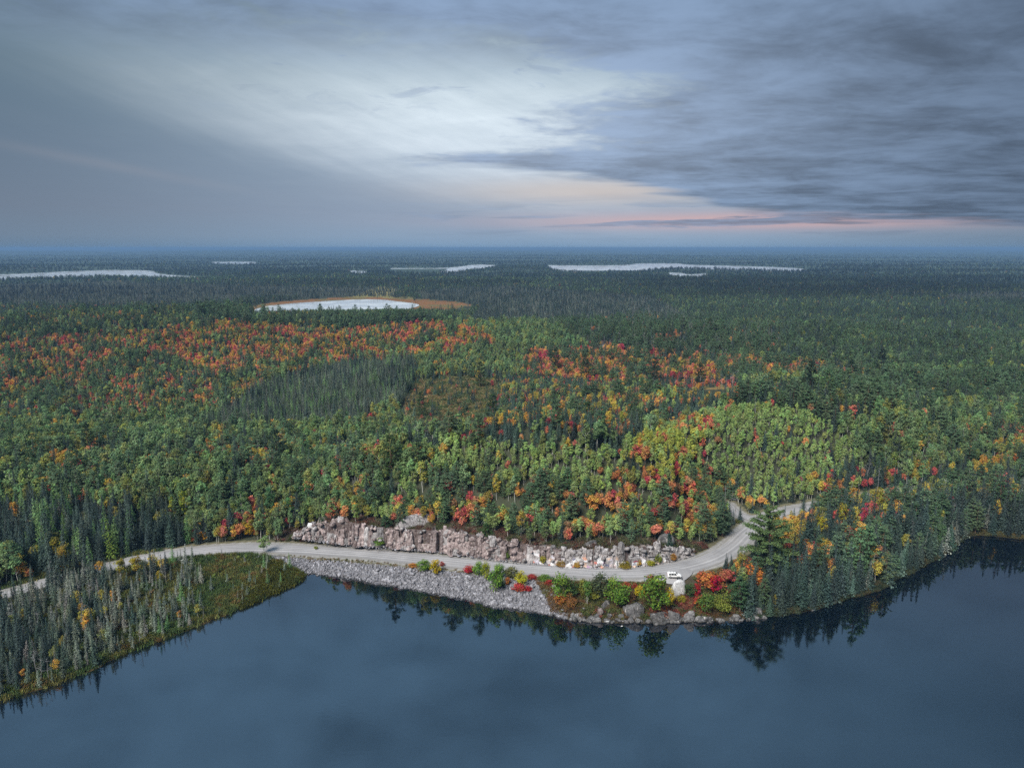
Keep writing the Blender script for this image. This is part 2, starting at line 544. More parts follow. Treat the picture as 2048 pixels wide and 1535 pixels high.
M['paint'] = mat_paint_rock()
M['boulder'] = mat_rock('grey_granite', (0.045, 0.043, 0.045), (0.12, 0.115, 0.115), (0.26, 0.25, 0.25), streak=True, stain=(0.03, 0.028, 0.026), wet=True)
M['white_rock'] = mat_rock('pale_granite', (0.30, 0.29, 0.29), (0.52, 0.51, 0.51), (0.68, 0.68, 0.68), streak=False, lichen=(0.5, 0.5, 0.48))
M['riprap'] = mat_rock('blasted_rock', (0.075, 0.073, 0.085), (0.20, 0.195, 0.212), (0.42, 0.41, 0.435), streak=False, lichen=(0.30, 0.295, 0.30), wet=True)
M['water'] = mat_water('lake_water', 0.03, 0.9, 0.004, 3.3, (0.001, 0.004, 0.009))
M['water_far_glare'] = mat_water('distant_lake_painted_glare', 0.14, 0.35, 0.05, 2.6, (0.55, 0.58, 0.60))  # pale base colour paints in the bright sky glare on the water

# ------------------------------------------------------------------ layout lines (photograph pixels -> places on the ground)
SHORE_PX = [(0, 1400), (60, 1385), (130, 1362), (200, 1335), (255, 1303), (330, 1280), (400, 1250), (470, 1222), (530, 1195), (575, 1176),
            (608, 1160), (613, 1150), (612, 1143), (640, 1149), (690, 1155), (750, 1166), (800, 1174), (860, 1184), (930, 1199), (1000, 1214), (1080, 1226),
            (1120, 1234), (1165, 1241), (1200, 1244), (1250, 1245), (1300, 1245), (1360, 1244), (1420, 1243), (1500, 1238), (1560, 1231), (1625, 1222),
            (1660, 1210), (1700, 1195), (1745, 1188), (1775, 1171), (1810, 1152), (1850, 1130), (1890, 1110), (1918, 1092), (1926, 1077),
            (1950, 1069), (1990, 1073), (2048, 1079)]
shore = polyline(SHORE_PX, 0.0)
left_ext = np.array([[-300.0, 60.0], [-170.0, 128.0]])
right_ext = np.array([[255.0, 250.0], [330.0, 235.0], [460.0, 180.0]])
shore = np.vstack([left_ext, shore, right_ext])
shore_s = smooth_line(shore, 2.5, 2)
shore_s[3:-3] += (rng.random((len(shore_s) - 6, 2)) - .5) * 1.3
LAKE_POLY = np.vstack([shore_s, [[460, -400], [-300, -400]]])

ROAD_PX = [(-260, 1235), (-120, 1205), (0, 1180), (90, 1155), (180, 1132), (270, 1110), (330, 1100), (400, 1091), (500, 1085), (600, 1089), (700, 1096), (800, 1108), (900, 1119),
           (1000, 1131), (1100, 1141), (1200, 1147), (1280, 1147), (1350, 1139), (1420, 1121), (1465, 1095), (1497, 1062), (1535, 1036),
           (1590, 1020), (1650, 1010), (1720, 998), (1800, 985), (1900, 975), (2048, 960), (2300, 945)]
ROAD_Z = 4.0
road_c = smooth_line(polyline(ROAD_PX, ROAD_Z), 3.0, 3)
fork_c = smooth_line(polyline([(1528, 1046), (1500, 1036), (1478, 1029), (1464, 1018), (1455, 1008)], ROAD_Z + .3), 1.5, 3)

CLIFF_PX = [(585, 1072, 1.0), (605, 1076, 4.0), (640, 1080, 7.0), (700, 1088, 9.0), (760, 1093, 7.5), (840, 1098, 7.6), (900, 1105, 8.4), (960, 1113, 8.2), (1030, 1121, 6.6),
            (1100, 1129, 6.2), (1160, 1134, 6.0), (1220, 1134, 6.8), (1290, 1129, 6.6), (1340, 1123, 5.0), (1378, 1112, 3.0), (1392, 1106, 0.8)]
cliff = np.array([[*ground(a, b, ROAD_Z)[:2], h] for a, b, h in CLIFF_PX])
cliff_s = smooth_line(cliff, 1.2, 2)

def bump(x, y, px, py, amp, rx, ry, z=0):
    c = ground(px, py, z)
    return amp * np.exp(-((x - c[0]) / rx) ** 2 - ((y - c[1]) / ry) ** 2)

def hills(x, y):
    d = np.hypot(x, y)
    h = 5.0 + 4.0 * (fbm(x / 90, y / 90, 3) - .4) * sstep(d, 220, 400)
    h = h + bump(x, y, 1480, 905, 24, 90, 100, 8) + 31 * np.exp(-(np.abs(x + 2) / 70) ** 3 - (np.abs(y - 272) / 34) ** 2.4) + bump(x, y, 300, 960, 8, 110, 60, 5)
    h = h + bump(x, y, 1750, 860, 12, 120, 120, 5)
    # maple ridge at left and its continuation
    h = h + bump(x, y, 480, 672, 17, 330, 150, 10) + bump(x, y, 60, 690, 18, 260, 160, 10) + bump(x, y, 850, 670, 9, 160, 110, 10)
    h = h + bump(x, y, 1350, 705, 15, 240, 90, 8) + bump(x, y, 1900, 740, 16, 220, 160, 8)
    # country beyond
    f = sstep(d, 1400, 3200)
    h = h + f * 40 * (fbm(x / 800, y / 420, 4) - .45)
    g = sstep(d, 4000, 14000)
    h = h + g * 95 * np.clip(fbm(x / 2600 + 3.3, y / 1500, 4) - .34, 0, 1)
    h = h + sstep(d, 16000, 28000) * 60 * np.clip(fbm(x / 6000 + 7.3, y / 9000, 3) - .25, 0, 1)
    return h

# far lakes: visible outline in the photograph, surface level
FAR_LAKES = [
    ('bog_lake', 5.0, [(500, 625), (515, 615), (560, 608), (640, 602.5), (700, 599), (760, 598), (800, 603), (838, 607.5), (839, 612), (810, 619), (770, 626), (640, 634), (520, 632)]),
    ('distant_lake', 3.0, [(-60, 553), (0, 548.5), (60, 546.5), (140, 542.5), (200, 540), (260, 540), (308, 541), (312, 547), (370, 552), (440, 554), (438, 558), (330, 557), (240, 553), (100, 557), (0, 560), (-60, 562)]),
    ('distant_lake', 3.0, [(420, 523.5), (470, 523), (517, 523.5), (512, 529), (430, 529)]),
    ('distant_lake', 3.0, [(780, 536), (870, 536.5), (920, 533.5), (945, 528.5), (1002, 530), (985, 536), (930, 541), (900, 546), (780, 547)]),
    ('distant_lake', 3.0, [(1095, 530), (1150, 531), (1265, 530), (1268, 526.5), (1360, 526.5), (1372, 529.5), (1500, 532), (1617, 536.5), (1612, 545), (1540, 542), (1450, 541.5), (1400, 541), (1320, 537), (1285, 543), (1240, 545), (1170, 546), (1100, 541)]),
    ('distant_lake', 3.0, [(1336, 545), (1370, 546), (1372, 549), (1385, 548.5), (1427, 545), (1400, 556), (1345, 556)]),
    ('distant_lake', 3.0, [(700, 541), (735, 541.5), (735, 547), (700, 547)]),
]
FL = []
for nm, z, px in FAR_LAKES:
    P = smooth_line(np.vstack([polyline(px, z), polyline(px[:1], z)]), 30 if nm == 'distant_lake' else 10, 2)
    FL.append((nm, z, P))
BOG2 = polyline([(470, 616), (560, 603.5), (640, 598), (700, 594), (760, 594.5), (850, 599), (920, 605), (947, 611), (905, 618), (840, 628), (700, 642), (500, 640)], 5.0)


def road_height(par):
    return np.interp(par / len(road_c), [0, 0.25, 0.4, 0.75, 1], [2.0, 2.2, 4.0, 4.2, 6.5])

def terrain_height(x, y, full=False):
    x = np.asarray(x, float); y = np.asarray(y, float)
    d = np.hypot(x, y)
    near = d < 520
    h = hills(x, y)
    sd = np.full(x.shape, 500.0); dr = np.full(x.shape, 500.0)
    if near.any():
        xn, yn = x[near], y[near]
        s, _, _ = seg_dist(xn, yn, shore_s)
        ins = inside(xn, yn, LAKE_POLY)
        s = np.where(ins, -s, s)
        sd[near] = s
        hn = h[near]
        # shore profile: quick rise then hills
        prof = np.where(s < 0, s * 0.35, 0.35 * np.minimum(s, 1.2) + 0.16 * np.clip(s - 1.2, 0, 25))
        prof = np.maximum(prof, -4.0)
        w = sstep(s, 8, 70)
        hn = prof * (1 - w) + hn * w
        # bog at the left: nearly flat
        bogc = ground(330, 1220, .5)
        bw = np.exp(-((xn - bogc[0]) / 75) ** 4) * (xn < ground(640, 1150, 0)[0] + 6)
        flat = np.where(s < 0, prof, 0.25 * sstep(s, 0, .8) + 0.9 * sstep(s, 5, 60))
        bw = bw * sstep(-(yn - 262), 0, 30)
        bw = np.clip(bw * 1.2, 0, 1)
        hn = hn * (1 - bw) + flat * bw
        # roads
        r, par, side = seg_dist(xn, yn, road_c)
        hr = road_height(par)
        wr = (1 - sstep(r, 4.8, np.where((xn > -75) & (xn < 62) & (side > 0), 22.0, 42.0))) * (s > 0) * np.clip(sstep(s, 0, 9) + (r < 9), 0, 1)
        # riprap bank: straight slope from shoulder down to the water
        rr = np.where(s > 0, hr * np.clip(s / np.maximum(s + r - 4.6, .5), 0, 1) ** 0.9, prof)
        onbank = (side < 0) & (r > 4.6) & (s > 0) & (r < 30)
        bankz = (xn > ground(575, 1110, 2)[0]) & (xn < ground(1560, 1200, 2)[0])
        hn = np.where(onbank & bankz, rr, hn * (1 - wr) + hr * wr)
        f, _, _ = seg_dist(xn, yn, fork_c)
        wf = 1 - sstep(f, 2.8, 24)
        hn = np.where(r > 4.6, hn * (1 - wf) + np.maximum(hr, 4.2) * wf, hn)
        # rock cut
        c, cpar, cside = seg_dist(xn, yn, cliff_s[:, :2])
        ch = np.interp(cpar, np.arange(len(cliff_s)), cliff_s[:, 2])
        behind = (cside > 0)
        base = road_height(par)
        top = base + ch * 0.85
        wbh = sstep(c, 1.7, 3.4) * behind * (ch > .5)
        back = sstep(c, 2, 20)
        hh = top * (1 - back) + np.maximum(hn, top) * back + 0.10 * np.minimum(c, 40) * (1 - back)
        lim = (cpar > 0.6) & (cpar < len(cliff_s) - 1.6)
        fade = np.clip(1 - (np.where(lim, 0, 1)), 0, 1)
        hn = np.where(lim & behind & (c < 45), hn * (1 - wbh) + hh * wbh, hn)
        h[near] = hn
        dr[near] = np.minimum(r, f + 1.6)
    for nm, z, P in FL:
        lo, hi = P.min(0) - 300, P.max(0) + 300
        m = (x > lo[0]) & (x < hi[0]) & (y > lo[1]) & (y < hi[1])
        if not m.any(): continue
        s, _, _ = seg_dist(x[m], y[m], P)
        i = inside(x[m], y[m], P)
        s = np.where(i, -s, s)
        sc = 8 if nm == 'bog_lake' else 60
        hm = h[m]
        w = sstep(s, 0, 25 * sc / 8)
        hm = np.maximum(hm, z + .8) * w + (z + .35) * (1 - w)
        hm = np.where(s < 0, z - 1.5 * sstep(-s, 0, sc * .4), hm)
        h[m] = hm
    # flat sedge bog round the bog lake
    m = (d > 900) & (d < 2200)
    if m.any():
        i = inside(x[m], y[m], BOG2)
        hm = h[m]; hm = np.where(i & (hm > 5.4), 5.4, hm); h[m] = hm
    if full: return h, sd, dr
    return h

# ------------------------------------------------------------------ region map (photograph outlines; first match wins)
REG = [
    # name, outline, density, species weights
    ('bog_mid', [(215, 1400), (250, 1060), (330, 1060), (400, 1110), (420, 1310)], 0.48, dict(bog=.68, spruce=.15, birch=.06, tam=.05, snag=.06)),
    ('bog_tip', [(350, 1430), (360, 1090), (520, 1080), (640, 1110), (640, 1180), (470, 1260), (350, 1320)], 0.13, dict(bog=.8, tam=.12, shrub=.08)),
    ('bog_left', [(-400, 1600), (-400, 1050), (150, 1050), (270, 1060), (250, 1160), (225, 1400)], 0.78, dict(bog=.58, spruce=.31, birch=.05, snag=.06)),
    ('meadow', [(30, 1100), (230, 1098), (215, 1125), (60, 1125)], 0.10, dict(birch=.3, spruce=.7)),
    ('tam_stand', [(-300, 1100), (-300, 1010), (120, 985), (330, 1010), (400, 1075), (250, 1100)], 0.62, dict(spruce=.72, bog=.10, tam=.14, birch=.04)),
    ('road_left', [(390, 1075), (380, 1010), (560, 985), (590, 1060)], 0.75, dict(aspen_d=.45, birch=.22, maple=.2, spruce=.13)),
    ('left_mix', [(-400, 1010), (-400, 860), (700, 845), (860, 900), (720, 1020), (560, 1060), (380, 1060), (330, 1010)], 0.72, dict(aspen_d=.40, aspen=.18, pine=.11, spruce=.10, maple=.11, birch=.09, snag=.01)),
    ('cliff_top', [(590, 1030), (700, 960), (900, 930), (1060, 960), (1130, 1090), (900, 1045), (820, 1030), (640, 1040)], 0.62, dict(aspen=.34, pine=.25, maple=.18, birch=.14, aspen_d=.07, spruce=.02)),
    ('aspen_knob', [(760, 930), (800, 880), (930, 862), (1080, 880), (1230, 880), (1290, 960), (1180, 980), (1080, 945), (900, 945)], 0.95, dict(aspen=.82, maple=.09, birch=.06, pine=.03)),
    ('maple_mix', [(1050, 950), (1290, 940), (1460, 930), (1490, 1030), (1420, 1085), (1130, 1090)], 0.72, dict(maple=.38, aspen=.26, birch=.15, pine=.15, spruce=.04, snag=.02)),
    ('yellow_knob', [(1210, 905), (1260, 858), (1400, 845), (1430, 890), (1330, 940)], 0.95, dict(aspen_y=.62, aspen=.23, maple=.12, spruce=.03)),
    ('aspen_hill', [(1150, 935), (1280, 870), (1370, 820), (1490, 795), (1600, 805), (1680, 845), (1720, 900), (1640, 945), (1500, 945), (1350, 955)], 0.95, dict(aspen=.87, maple=.09, birch=.02, spruce=.02)),
    ('fork_back', [(1440, 1035), (1420, 940), (1640, 935), (1780, 930), (1790, 985), (1650, 1000), (1560, 1015)], 0.75, dict(aspen=.36, birch=.18, maple=.18, spruce=.24, snag=.04)),
    ('point_colour', [(1540, 1120), (1560, 1030), (1640, 1010), (1800, 985), (1830, 1030), (1740, 1085), (1640, 1130)], 0.74, dict(spruce=.36, birch=.22, maple=.20, fir=.12, pine=.10)),
    ('point_dark', [(1480, 1260), (1510, 1110), (1640, 1090), (1760, 1060), (1800, 990), (1900, 985), (1960, 1040), (1915, 1110), (1640, 1250)], 0.80, dict(spruce=.44, fir=.30, pine=.10, bog=.07, maple=.04, birch=.03, snag=.02)),
    ('right_shore', [(1890, 1090), (1890, 990), (2500, 960), (2500, 1120)], 0.66, dict(spruce=.55, bog=.25, pine=.1, birch=.1)),
    ('right_yellow', [(1800, 990), (1820, 920), (2500, 880), (2500, 970), (1900, 1000)], 0.66, dict(birch=.38, aspen_d=.2, spruce=.25, maple=.12, pine=.05)),
    ('right_green', [(1680, 940), (1680, 840), (1800, 800), (2500, 780), (2500, 900), (1820, 930)], 0.72, dict(aspen_d=.44, aspen=.08, pine=.18, spruce=.15, maple=.09, birch=.05, snag=.01)),
    ('swamp', [(400, 845), (520, 765), (700, 715), (830, 712), (830, 745), (800, 800), (660, 850), (520, 865)], 0.85, dict(bog=.80, tam=.10, spruce=.10)),
    ('clearing', [(805, 750), (900, 738), (1010, 745), (1000, 790), (960, 846), (830, 846), (790, 805)], 0.06, dict(spruce=.35, fir=.25, maple=.15, birch=.1, pine=.15)),
    ('clearing', [(1290, 745), (1480, 752), (1470, 775), (1300, 772)], 0.12, dict(spruce=.5, maple=.3, snag=.2)),
    ('maple_edge', [(-300, 860), (-300, 690), (150, 664), (300, 690), (330, 740), (480, 800), (330, 824), (150, 830)], 0.88, dict(maple=.44, spruce=.20, aspen_d=.13, birch=.15, pine=.08)),
    ('maple_band', [(-300, 700), (150, 668), (300, 655), (450, 640), (700, 652), (860, 640), (960, 655), (1000, 690), (820, 708), (690, 716), (540, 745), (480, 800), (330, 822), (150, 812), (-300, 800)], 0.88, dict(maple=.52, birch=.19, spruce=.14, aspen_d=.10, pine=.05)),
    ('ridge_pines', [(380, 660), (400, 610), (560, 592), (830, 600), (860, 640), (700, 655), (450, 642)], 0.8, dict(pine=.52, spruce=.28, aspen_d=.1, birch=.06, maple=.04)),
    ('ridge_left', [(-300, 700), (-300, 610), (390, 605), (390, 645), (200, 662)], 0.8, dict(pine=.22, spruce=.34, aspen_d=.2, birch=.12, maple=.12)),
    ('green_rim', [(980, 690), (1000, 655), (1120, 655), (1180, 690)], 0.85, dict(aspen_d=.8, pine=.2)),
    ('orange_rim', [(1040, 740), (1060, 690), (1200, 690), (1400, 700), (1560, 712), (1740, 735), (1730, 765), (1500, 752), (1250, 760)], 0.72, dict(maple=.62, birch=.14, pine=.12, spruce=.11, snag=.01)),
    ('mid_scatter', [(960, 850), (980, 745), (1280, 750), (1500, 775), (1420, 810), (1250, 860), (1000, 880)], 0.80, dict(fir=.32, spruce=.29, maple=.21, birch=.08, aspen=.07, pine=.03)),
    ('barren', [(1080, 690), (1100, 640), (1300, 625), (1560, 650), (1560, 705), (1350, 700)], 0.40, dict(pine=.45, snag=.12, spruce=.33, maple=.10)),
    ('right_dark', [(1560, 712), (1560, 600), (2500, 590), (2500, 735), (1760, 735)], 0.9, dict(spruce=.55, pine=.33, aspen_d=.08, birch=.03, snag=.01)),
    ('right_back', [(1500, 860), (1450, 780), (1700, 760), (2500, 720), (2500, 800), (1800, 810), (1690, 845)], 0.72, dict(pine=.40, spruce=.38, maple=.08, aspen_d=.10, birch=.04)),
    ('grey_flat', [(-300, 612), (-300, 575), (200, 560), (520, 570), (800, 575), (780, 592), (560, 600), (380, 618)], 0.9, dict(bog=.75, spruce=.25)),
    ('grey_flat', [(860, 600), (820, 580), (1000, 570), (1300, 590), (1400, 640), (1100, 640), (940, 640), (960, 612)], 0.9, dict(bog=.60, spruce=.40)),
    ('grey_flat', [(1890, 600), (1900, 585), (2500, 575), (2500, 598)], 0.9, dict(bog=.9, spruce=.1)),
]
DEFAULT_NEAR = (0.85, dict(spruce=.17, fir=.20, aspen_d=.26, aspen=.15, maple=.09, pine=.03, birch=.07, tam=.03))
DEFAULT_FAR = (0.92, dict(spruce=.52, pine=.30, aspen_d=.155, birch=.02, maple=.005))

# ------------------------------------------------------------------ terrain mesh
def build_terrain():
    rr = [118.0]
    while rr[-1] < 420: rr.append(rr[-1] + (0.8 if rr[-1] > 150 else 2.0))
    while rr[-1] < 42000: rr.append(rr[-1] * 1.017 + .1)
    rr = np.array(rr)
    aa = np.radians(np.linspace(-58, 58, 600))
    A, D = np.meshgrid(aa, rr)
    X = (np.sin(A) * D).ravel(); Y = (np.cos(A) * D).ravel()
    h, sd, dr = terrain_height(X, Y, True)
    d = np.hypot(X, Y)
    h = h + 0.22 * (fbm(X / 2.3, Y / 2.3, 2) - .5) * sstep(np.abs(dr), 5, 8) * (sd > .5) * (d < 500)
    # ground colour: what grows or lies there
    col = np.empty((len(X), 3)); col[:] = (0.045, 0.050, 0.032)
    px, py, _ = project(X, Y, h)
    def paint(mask, c): col[mask] = c
    n = fbm(X / 14, Y / 14, 3)
    pc = (px, py)
    bog = inside(px, py, [(-500, 1700), (-500, 1105), (240, 1105), (350, 1112), (480, 1109), (545, 1124), (600, 1143), (640, 1158), (640, 1190), (400, 1330)]) & (d < 400)
    paint(bog, (0.14, 0.155, 0.055))
    mm = bog & (n > .52); paint(mm, (0.15, 0.13, 0.035))
    mm = bog & (n < .38); paint(mm, (0.06, 0.075, 0.03))
    edge = bog & (sd < 3.0); paint(edge, (0.13, 0.115, 0.03))
    edge = bog & (sd < 1.1); paint(edge, (0.07, 0.05, 0.022))
    mead = inside(px, py, [(20, 1095), (240, 1090), (250, 1115), (60, 1135)]) & (d < 420); paint(mead, (0.085, 0.09, 0.025))
    clr = inside(px, py, [(790, 748), (900, 735), (1020, 745), (1010, 800), (960, 840), (820, 838), (780, 805)]) & (d > 420)
    paint(clr, (0.17, 0.15, 0.07)); paint(clr & (n > .52), (0.25, 0.17, 0.09))
    clr = inside(px, py, [(1280, 742), (1490, 750), (1480, 780), (1290, 776)]); paint(clr, (0.15, 0.14, 0.055)); paint(clr & (n > .55), (0.22, 0.15, 0.06))
    bar = inside(px, py, [(1080, 690), (1100, 640), (1300, 622), (1560, 650), (1560, 705), (1350, 700)]); paint(bar, (0.095, 0.065, 0.055)); paint(bar & (n > .60), (0.24, 0.21, 0.20))
    i = inside(X, Y, BOG2); paint(i, (0.17, 0.085, 0.035)); paint(i & (fbm(X / 40, Y / 25, 3) > .55), (0.13, 0.10, 0.04))
    gap = inside(px, py, [(700, 594), (760, 572), (790, 572), (830, 596)]); paint(gap, (0.17, 0.15, 0.06))
    # shoulders, bank and the rock-cut rim
    c, cp, cs = np.full(len(X), 99.), np.zeros(len(X)), np.zeros(len(X))
    nr = d < 420
    c[nr], cp[nr], cs[nr] = seg_dist(X[nr], Y[nr], cliff_s[:, :2])
    rim = nr & (c < 9) & (cs > 0); paint(rim, (0.10, 0.07, 0.055)); paint(rim & (n > .55), (0.20, 0.17, 0.16)); paint(rim & (n < .40), (0.07, 0.065, 0.035))
    paint(nr & (c < 5) & (cs <= 0) & (dr > 4), (0.13, 0.115, 0.075))
    paint((dr < 7.2), (0.13, 0.12, 0.075))
    paint((dr < 5.4), (0.25, 0.24, 0.23))
    xb0, xb1 = ground(480, 1105, 2)[0], ground(1130, 1200, 2)[0]
    bank = (sd > -3) & (sd < 30) & (X > xb0) & (X < xb1) & (dr > 6.3) & (d < 300) & (py > 1090) & (Y < 262) & ~bog
    paint(bank, (0.16, 0.155, 0.165))
    bk2 = (sd > -1) & (X >= xb1) & (sd < 22) & (py > 1130) & (px < 1560) & (dr > 6.3); paint(bk2, (0.06, 0.05, 0.034))
    paint((sd < 7) & (sd > 0) & (px > 1530) & (d < 400), (0.032, 0.034, 0.022))
    paint((sd < 0) & (d < 520), (0.02, 0.02, 0.015))
    far = d > 2600
    colf = np.array((0.050, 0.070, 0.052)); nf = fbm(X / 160, Y / 60, 4)[:, None]
    col[far] = (colf * (0.5 + nf))[far]
    i = np.arange(len(rr) - 1)[:, None] * len(aa) + np.arange(len(aa) - 1)[None, :]
    i = i.ravel()
    F = np.c_[i, i + 1, i + len(aa) + 1, i + len(aa)]
    o = mesh_obj('terrain', np.c_[X, Y, h], F, M['terrain'], smooth=True,
                 attrs={'ground': ('FLOAT_COLOR', 'POINT', np.c_[col, np.ones(len(X))])})
    tag(o, kind='structure', label='wooded ground rolling away to the horizon')
    return o

build_terrain()

# lake sheets
o = mesh_obj('lake', [(-900, -500, 0), (900, -500, 0), (900, 330, 0), (-900, 330, 0)], [(0, 1, 2, 3)], M['water'])
tag(o, 'calm dark blue lake filling the foreground', kind='structure')
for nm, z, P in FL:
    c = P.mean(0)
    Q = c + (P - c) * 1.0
    o = mesh_obj(nm, [(a, b, z) for a, b in Q[:-1]], [tuple(range(len(Q) - 1))], M['water_far_glare'])
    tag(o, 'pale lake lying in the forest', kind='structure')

# roads
def ribbon(name, line, width, zf, mat, lift=0.05, ncross=9):
    T = np.gradient(line, axis=0); T /= np.linalg.norm(T, axis=1)[:, None]
    Nn = np.c_[-T[:, 1], T[:, 0]]
    s = np.r_[0, np.cumsum(np.linalg.norm(np.diff(line, axis=0), axis=1))]
    us = np.linspace(0, 1, ncross)
    V = []; UV = []
    for j, u in enumerate(us):
        ww = width * (1 + 0.06 * np.sin(s * .07 + 3 * u) + 0.03 * np.sin(s * .31 + 9 * u))
        p = line + Nn * ((u - .5) * ww)[:, None] if hasattr(ww, '__len__') else line + Nn * ((u - .5) * ww)
        crown = 0.12 * (1 - (2 * u - 1) ** 2)
        V.append(np.c_[p, zf + lift + crown]); UV.append(np.c_[np.full(len(s), u), s])
    V = np.stack(V, 1).reshape(-1, 3); UV = np.stack(UV, 1).reshape(-1, 2)
    n = len(line)
    i = (np.arange(n - 1)[:, None] * ncross + np.arange(ncross - 1)[None, :]).ravel()
    F = np.c_[i, i + ncross, i + ncross + 1, i + 1][:, ::-1]
    o = mesh_obj(name, V, F, mat, smooth=True)
    uvl = o.data.uv_layers.new(name='UVMap')
    uvl.data.foreach_set('uv', UV[F.ravel()].ravel())
    return o

_, rp, _ = seg_dist(road_c[:, 0], road_c[:, 1], road_c)
_px = project(road_c[:, 0], road_c[:, 1], np.full(len(road_c), 4.0))[0]
o = ribbon('gravel_road', road_c, np.interp(_px, [250, 420, 1480, 1570], [6.4, 8.2, 8.2, 5.0]), road_height(np.arange(len(road_c))), M['gravel'])
tag(o, 'pale gravel road curving along the lake shore', kind='structure')
o = ribbon('side_road', fork_c, 4.6, np.full(len(fork_c), 4.25), M['gravel'], lift=0.03)
tag(o, 'narrow gravel track forking off the road', kind='structure')
# the pull-off where the car stands
def patch(name, px, z, lift):
    P = smooth_line(np.vstack([polyline(px, z), polyline(px[:1], z)]), 1.5, 3)[:-1]
    c = P.mean(0)
    V = [(c[0], c[1], 0)]; k = 6; n = len(P)
    for j in range(1, k + 1):
        for p in P: V.append((*(c + (p - c) * j / k), 0))
    V = np.array(V); hh = terrain_height(V[:, 0], V[:, 1]); V[:, 2] = hh + lift
    F = [(0, 1 + i, 1 + (i + 1) % n) for i in range(n)]
    for j in range(k - 1):
        for i in range(n):
            a = 1 + j * n + i; b = 1 + j * n + (i + 1) % n
            F.append((a, a + n, b + n, b))
    o = mesh_obj(name, V, F, M['gravel'], smooth=True)
    uv = o.data.uv_layers.new(name='UVMap')
    co = V[:, :2] / 8.0
    li = np.array([l.vertex_index for l in o.data.loops])
    uv.data.foreach_set('uv', (co[li] * 0.05 + .5).ravel())
    return o
tag(patch('gravel_turnout', [(1318, 1160), (1320, 1150), (1345, 1140), (1380, 1138), (1388, 1147), (1372, 1158), (1356, 1166), (1335, 1166)], 4.0, 0.42), 'gravel turnout beside the road where the car stands', kind='structure')

# ------------------------------------------------------------------ tree shapes
def tube(P, rad, n=6):
    P = np.asarray(P, float); rad = np.asarray(rad, float)
    a = np.linspace(0, 2 * np.pi, n, endpoint=False)
    V = []; F = []
    T = np.gradient(P, axis=0)
    for p, t, r in zip(P, T, rad):
        t = t / (np.linalg.norm(t) + 1e-9)
        u = np.cross(t, (0.3, 1, 0.2)); u /= np.linalg.norm(u); w = np.cross(t, u)
        V.append(p + r * (np.cos(a)[:, None] * u + np.sin(a)[:, None] * w))
    V = np.vstack(V)
    for j in range(len(P) - 1):
        for i in range(n):
            F.append((j * n + i, j * n + (i + 1) % n, (j + 1) * n + (i + 1) % n, (j + 1) * n + i))
    return V, np.array(F)

class Shape:
    def __init__(s): s.V = []; s.F = []; s.n = 0
    def addq(s, V, F):
        s.V.append(V); s.F.append(np.asarray(F) + s.n); s.n += len(V)
    def out(s): return np.vstack(s.V), np.vstack(s.F)

def leaf_quads(C, size, nrm, rg, aspect=0.75):
    """one small quad for each centre, facing about nrm"""
    n = len(C)
    nrm = nrm / (np.linalg.norm(nrm, axis=1)[:, None] + 1e-9)
    r = rg.normal(size=(n, 3))
    u = np.cross(nrm, r); u /= np.linalg.norm(u, axis=1)[:, None] + 1e-9
    w = np.cross(nrm, u)
    s = np.asarray(size).reshape(-1, 1) * np.ones((n, 1)) * .5
    a = s * (0.7 + .6 * rg.random((n, 1))); b = s * aspect * (0.7 + .6 * rg.random((n, 1)))
    V = np.stack([C - u * a, C - w * b + nrm * s * .15, C + u * a, C + w * b - nrm * s * .1], 1).reshape(-1, 3)
    F = np.arange(n * 4).reshape(-1, 4)
    return V, F

def blob_crown(rg, height, width, base, nblob, per, leaf, blob=0.33, topbias=0.0, flat=1.0):
    """broadleaf crown from leaf sprays gathered in lobes"""
    cz = base + (height - base) * .5; rz = (height - base) * .5; rx = width * .5
    Cs = []; Ns = []; Bs = []
    for i in range(nblob):
        while True:
            q = rg.uniform(-1, 1, 3)
            if (q ** 2).sum() < 1 and (q ** 2).sum() > .12: break
        q[2] = q[2] * (1 - topbias) + topbias * abs(q[2])
        k = 1 - blob * .8
        taper = 1 - .35 * max(q[2], 0) - .15 * max(-q[2], 0)
        c = np.array([q[0] * rx * k * taper, q[1] * rx * k * taper, cz + q[2] * rz * k])
        br = width * blob * rg.uniform(.42, 1.2) * .62
        m = int(per * rg.uniform(.7, 1.3))
        d = rg.normal(size=(m, 3)); d /= np.linalg.norm(d, axis=1)[:, None]
        rr = br * rg.uniform(.45, 1.12, (m, 1)) ** .7
        Bs.append(np.full(m, rg.random()));
        Cs.append(c + d * rr * np.array([1, 1, flat * .9])); Ns.append(d * .8 + np.array([0, 0, .55]) + rg.normal(size=(m, 3)) * .45)
    V, F = leaf_quads(np.vstack(Cs), leaf, np.vstack(Ns), rg)
    return V, F, np.concatenate(Bs)

def make_broadleaf(rg, h, w, base, nblob, per, leaf, trunk_r, forks=3, blob=.33, topbias=0., lean=.3):
    cV, cF, cB = blob_crown(rg, h, w, base, nblob, per, leaf, blob, topbias)
    t = Shape()
    n = 6; zs = np.linspace(-.4, h * .82, n)
    off = np.cumsum(rg.normal(size=(n, 2)) * lean * .3, axis=0)
    P = np.c_[off, zs]; t.addq(*tube(P, np.linspace(trunk_r, trunk_r * .25, n)))
    for i in range(forks):
        k = rg.integers(1, 4); a = rg.uniform(0, 6.28); L = min(w * rg.uniform(.28, .42), (h * .9 - P[k][2]) / 1.3)
        p0 = P[k]; p1 = p0 + np.array([np.cos(a) * L * .5, np.sin(a) * L * .5, L * .6]); p2 = p0 + np.array([np.cos(a) * L, np.sin(a) * L, L * 1.3])
        t.addq(*tube([p0, p1, p2], [trunk_r * .5, trunk_r * .32, trunk_r * .12], 5))
    tV, tF = t.out()
    return (cV, cF, cB), (tV, tF)

